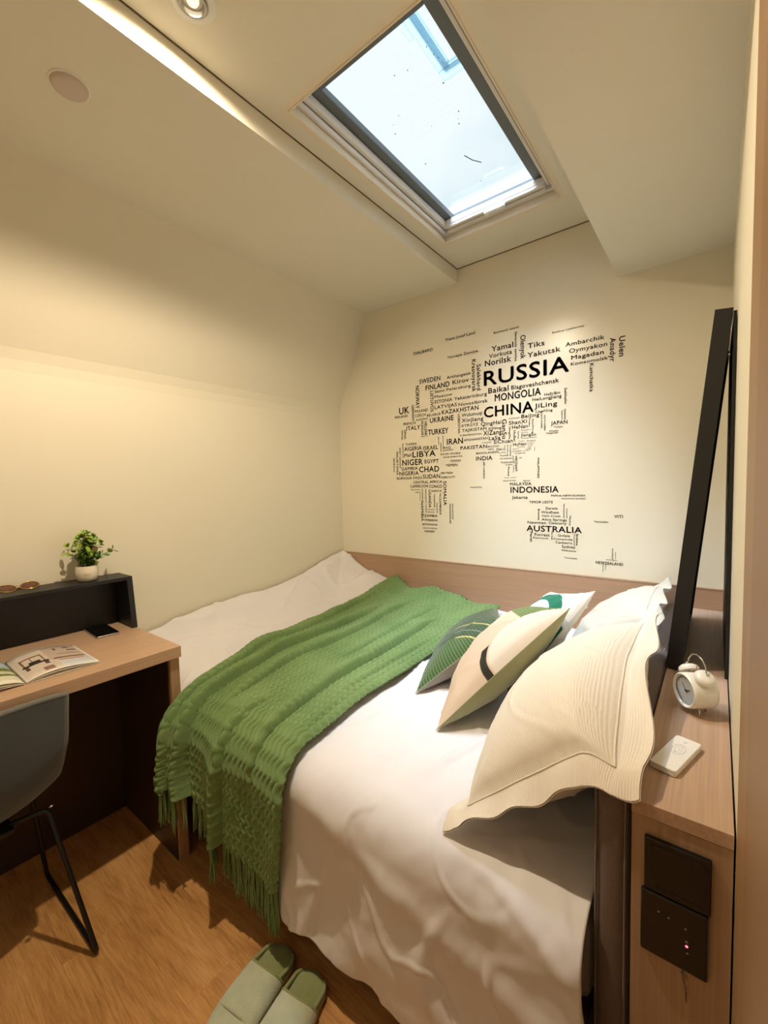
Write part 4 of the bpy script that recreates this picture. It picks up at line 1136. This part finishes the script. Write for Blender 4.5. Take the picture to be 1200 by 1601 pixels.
# ------------------------------------------------------------------ open magazine
mg = empty('magazine', (.318, -1.822, .797)); tag(mg, 'open magazine with interior photographs lying on the desk', 'magazine')
def print_mat(name, right):
    n = NT(name, .35, .4); u, v, _ = uvn(n)      # u from the spine outward, v across the page from wall side to front
    def rect(a, b, c, d, s=.004):
        return n.math('MULTIPLY', n.math('MULTIPLY', n.step(u, a, s), n.math('SUBTRACT', 1.0, n.step(u, b, s))), n.math('MULTIPLY', n.step(v, c, s), n.math('SUBTRACT', 1.0, n.step(v, d, s))))
    if right:
        c = n.mix(n.noise(n.mapv(n.tc('UV'), (6, 20, 1)), 1, 3), lin((226, 214, 202)), lin((196, 178, 166)))
        wood = n.mix(n.noise(n.mapv(n.tc('UV'), (3, 60, 1)), 1, 3), lin((178, 150, 138)), lin((216, 200, 188)))
        c = n.mix(rect(.46, .97, .03, .62), c, wood)
        for r_, k in (((.10, .40, .28, .32), (120, 92, 78)), ((.10, .125, .28, .58), (120, 92, 78)), ((.38, .40, .28, .56), (120, 92, 78)), ((.23, .245, .30, .56), (130, 100, 88)),
                      ((.08, .44, .54, .60), (60, 48, 44)), ((.18, .34, .47, .54), (52, 44, 42)), ((.10, .15, .60, .72), (96, 74, 66)), ((.36, .42, .60, .70), (96, 74, 66)),
                      ((.28, .42, .80, .93), (146, 112, 100)), ((.50, .95, .56, .61), (122, 82, 78)), ((.55, .90, .66, .69), (150, 96, 96)), ((.62, .66, .14, .22), (70, 62, 58)), ((.78, .86, .10, .15), (84, 72, 66)), ((.80, .94, .22, .27), (90, 76, 70)), ((.60, .94, .40, .42), (104, 82, 74)),
                      ((.52, .97, .72, .97), (206, 208, 214))):
            c = n.mix(rect(*r_), c, lin(k))
        wh = n.math('SUBTRACT', 1.0, rect(.03, .975, .025, .975)); c = n.mix(wh, c, lin((240, 238, 232)))
    else:
        c = n.mix(n.step(v, .35, .05), lin((176, 194, 206)), lin((120, 134, 66)))
        c = n.mix(rect(-.1, .8, .50, .62), c, lin((206, 202, 184))); c = n.mix(rect(.2, 1.1, .58, .68), c, lin((84, 52, 44)))
        c = n.mix(n.step(v, .70, .01), c, lin((226, 222, 202)))
    n.col(c); return n.m
def pages(name, sgn, mat, hump, lift, off, wend, y0=-1.822):
    nu_, nv_ = 26, 8
    U_ = np.linspace(0, 1, nu_)[:, None] * np.ones((1, nv_)); V_ = np.linspace(0, 1, nv_)[None, :] * np.ones((nu_, 1))
    xx_ = .190 + .255 * V_ + .004 * U_; y_ = y0 + sgn * (.002 + U_ * wend) - .012 * (V_ - .5) * 0
    z_ = .7985 + off + hump * np.sin(np.clip(U_ * 1.05, 0, 1) * PI) ** .8 * (1 - .45 * U_) * (1 - .25 * V_) + lift * U_ ** 3
    n_ = nu_ * nv_
    V0 = np.stack([xx_.ravel(), y_.ravel(), z_.ravel()], 1)
    o = mesh(name, V0, gridfaces(nu_, nv_), mat, mg, True, np.stack([U_.ravel(), V_.ravel()], 1))
    m = o.modifiers.new('t', 'SOLIDIFY'); m.thickness = .0008; m.offset = 0; return o
M_paper = plain('magazine_paper', (228, 222, 208), .5, var=.02)
pages('cover_page', 1, M_paper, .001, 0, 0, .188)
pages('page_block', 1, M_paper, .017, .001, .0012, .186)
pages('right_page', 1, print_mat('interior_photo_print', True), .026, .003, .0024, .186)
pages('page_block', -1, M_paper, .010, 0, .0008, .185)
pages('page_block', -1, M_paper, .018, .002, .0020, .185)
pages('left_page', -1, print_mat('garden_photo_print', False), .030, .003, .0034, .185)

# ------------------------------------------------------------------ chair
ch = empty('shell_chair', (.42, -1.985, 0)); tag(ch, 'dark grey shell chair with black sled legs pushed under the desk', 'chair')
M_shell = cloth('charcoal_felt', (76, 80, 82), 500, .5, .9, .3, .12)
prof_x = [.165, .20, .30, .40, .48, .530, .556, .568, .576, .580]; prof_z = [.430, .442, .432, .428, .446, .495, .565, .650, .735, .790]
nu_, nv_ = 44, 40
S_ = np.linspace(0, 1, nu_); ks = np.linspace(0, 1, len(prof_x))
def cr1(arr, s):
    return np.interp(s, np.linspace(0, 1, 200), np.convolve(np.pad(np.interp(np.linspace(0, 1, 200), ks, arr), 8, mode='edge'), np.ones(17) / 17, 'valid'))
W_ = np.linspace(-1, 1, nv_)
px2 = cr1(prof_x, S_)[:, None]; pz2 = cr1(prof_z, S_)[:, None]
half = np.interp(S_, [0, .15, .5, .8, 1], [.19, .215, .228, .236, .240])[:, None]
w = W_[None, :]
up = sstep(.35, .8, S_)[:, None]
xs = px2 - up * .035 * np.abs(w) ** 2.2 + 0 * w; ys = -1.985 + half * np.sin(w * PI / 2 * .98) ; ys = -1.985 + half * w * (1 - .04 * w ** 2)
zs = pz2 + (1 - up) * .045 * np.abs(w) ** 2.6 + 4 * up * (1 - up) * .06 * np.abs(w) ** 2.4
zs = zs - (sstep(.86, 1, S_)[:, None]) * .016 * np.abs(w) ** 4
Vc = np.stack([xs.ravel(), ys.ravel(), zs.ravel()], 1)
shell = mesh('seat_shell', Vc, gridfaces(nu_, nv_), M_shell, ch, True)
m = shell.modifiers.new('t', 'SOLIDIFY'); m.thickness = .014; m.offset = 0
rimp = [Vc.reshape(nu_, nv_, 3)[i, 0] for i in range(0, nu_, 2)] + [Vc.reshape(nu_, nv_, 3)[nu_ - 1, j] for j in range(0, nv_, 2)] + [Vc.reshape(nu_, nv_, 3)[i, nv_ - 1] for i in range(nu_ - 1, -1, -2)] + [Vc.reshape(nu_, nv_, 3)[0, j] for j in range(nv_ - 1, 0, -2)]
BM().tube(rimp, .0082, 8, closed=True).done('rim', cloth('grey_felt_edge', (112, 112, 108), 500, .4), ch, True)
def bend(P, r=.03, n=5):
    out = [Vector(P[0])]
    for a, b, c in zip(P, P[1:], P[2:]):
        a, b, c = Vector(a), Vector(b), Vector(c); p = b + (a - b).normalized() * r; q = b + (c - b).normalized() * r
        out += [p.lerp(b, k / n).lerp(b.lerp(q, k / n), k / n) for k in range(n + 1)]
    return out + [Vector(P[-1])]
for sy, nm in ((1, 'leg_frame'), (-1, 'leg_frame')):
    yy2 = -1.985 + sy * .205; yf2 = -1.985 + sy * .243
    BM().tube(bend([(.47, -1.985 + sy * .10, .423), (.475, yy2 - sy * .02, .418), (.622, yf2, .0075), (.180, yf2 - sy * .01, .0075), (.27, yy2 - sy * .02, .418), (.27, -1.985 + sy * .10, .419)], .022), .0068, 10).done(nm, M_steelb, ch, True)
BM().box(.24, .50, -2.09, -1.88, .412, .424, .003).done('mounting_plate', M_steelb, ch)
BM().sphere((.512, -1.800, .445), .007, (1, 1, .5), 10).done('bolt', M_chrome, ch, True)

# ------------------------------------------------------------------ slippers
M_terry = NT('sage_terry', .95, .1); _v = M_terry.tc()
M_terry.col(M_terry.mix(M_terry.noise(_v, 26, 3), lin((192, 204, 166)), lin((236, 238, 214)))); M_terry.bump(M_terry.noise(_v, 520, 3, .7), .9, .004); M_terry.b.inputs['Sheen Weight'].default_value = .5
M_terry2 = NT('olive_terry', .95, .1); _v = M_terry2.tc()
M_terry2.col(M_terry2.mix(M_terry2.noise(_v, 60, 3), lin((146, 156, 92)), lin((174, 182, 116)))); M_terry2.bump(M_terry2.noise(_v, 520, 3, .7), .9, .004); M_terry2.b.inputs['Sheen Weight'].default_value = .4
M_terry = M_terry.m; M_terry2 = M_terry2.m
M_sole = plain('pale_foam_sole', (186, 184, 150), .8)
def slipper(label, hx, hy, ang, side):
    root = empty('slipper', (hx, hy, 0)); tag(root, label, 'slipper', 'pair of green slippers by the bed')
    L = .262; MM = Matrix.Translation((hx, hy, 0)) @ Matrix.Rotation(ang, 4, 'Z')      # local -Y = towards the toe
    def hw(t): # half width along the foot, t=0 heel, 1 toe
        base = np.interp(t, [0, .3, .5, .7, 1], [.046, .0475, .050, .052, .052])
        if t < .16: base *= math.sqrt(max(0, 1 - ((.16 - t) / .16) ** 2))
        if t > .78: base *= math.sqrt(max(0, 1 - ((t - .78) / .22) ** 2.4))
        return base
    cx_ = lambda t: side * .004 * math.sin(t * PI)
    N = 46; ts = [(1 - math.cos(PI * k / (N - 1))) / 2 for k in range(N)]
    outl = [(cx_(t) + hw(t), -t * L) for t in ts] + [(cx_(t) - hw(t), -t * L) for t in reversed(ts[1:-1])]
    def slab(z0, z1, grow, rnd, mat, name):
        b = BM(); n = len(outl)
        def loop(g, z):
            r = []
            for (x, y) in outl:
                t = -y / L; c = Vector((cx_(t) * 0, -L / 2)); d = Vector((x, (y + L / 2) * .35)); d = d.normalized() if d.length else d
                r.append(b.b.verts.new(MM @ Vector((x + d.x * g, y + d.y * g, z))))
            return r
        Ls = [loop(grow - rnd, z0), loop(grow, z0 + rnd), loop(grow, z1 - rnd), loop(grow - rnd, z1)]
        for A, B in zip(Ls, Ls[1:]):
            for k in range(n): b.b.faces.new((A[k], A[(k + 1) % n], B[(k + 1) % n], B[k]))
        b.b.faces.new(list(reversed(Ls[0]))); b.b.faces.new(Ls[-1])
        return b.done(name, mat, root, True, 60)
    slab(.0005, .014, .002, .003, M_sole, 'sole')
    slab(.0135, .024, .0015, .004, M_terry2, 'insole')
    # upper: a rounded hood from t=.33 to the toe
    nt, na = 40, 26; P = np.zeros((nt, na, 3))
    for i in range(nt):
        t = .30 + .70 * (i / (nt - 1)) ** .9; 
        for j in range(na):
            a = PI * j / (na - 1); c, s_ = math.cos(a), max(math.sin(a), 0.0)
            tt = t + .07 * (1 - i / (nt - 1)) * (s_ ** 1.5) * 1.0 * (1 if i < nt * .6 else .3)
            h = .046 * (1 - .55 * max((tt - .33) / .67, 0) ** 2.2) * math.sqrt(max(.02, 1 - (max(t - .62, 0) / .385) ** 2.2))
            w_ = float(hw(min(t, 1))) + .0060
            v = MM @ Vector((cx_(t) + w_ * (abs(c) ** .75) * (1 if c > 0 else -1), -min(tt, 1.0) * L - (.004 if i == nt - 1 else 0), .012 + (h) * s_ ** .8 ))
            P[i, j] = v
    o = mesh('upper', P.reshape(-1, 3), gridfaces(nt, na), M_terry, root, True); m_ = o.modifiers.new('t', 'SOLIDIFY'); m_.thickness = .006; m_.offset = 0
    # bound edge of the opening, and the low side wall running back towards the heel
    BM().tube([P[0, j] for j in range(na)], .0046, 8).done('opening_edge', M_terry2, root, True)
    for sg_ in (1, -1):
        pts = []
        for k in range(12):
            t = .32 - .27 * k / 11; pts.append(MM @ Vector((cx_(t) + sg_ * (float(hw(t)) + .000), -t * L, .0265 + .010 * (1 - k / 11) ** 2)))
        BM().tube(pts, [.0050] * 9 + [.0044, .0038, .003], 8).done('side_band', M_terry2, root, True)
    return root
slipper('left green terry slipper on the floor, the one farther from the bed', 1.062, -1.404, math.radians(9), -1)
slipper('right green terry slipper on the floor, the one nearer the bed', 1.178, -1.398, math.radians(11), 1)
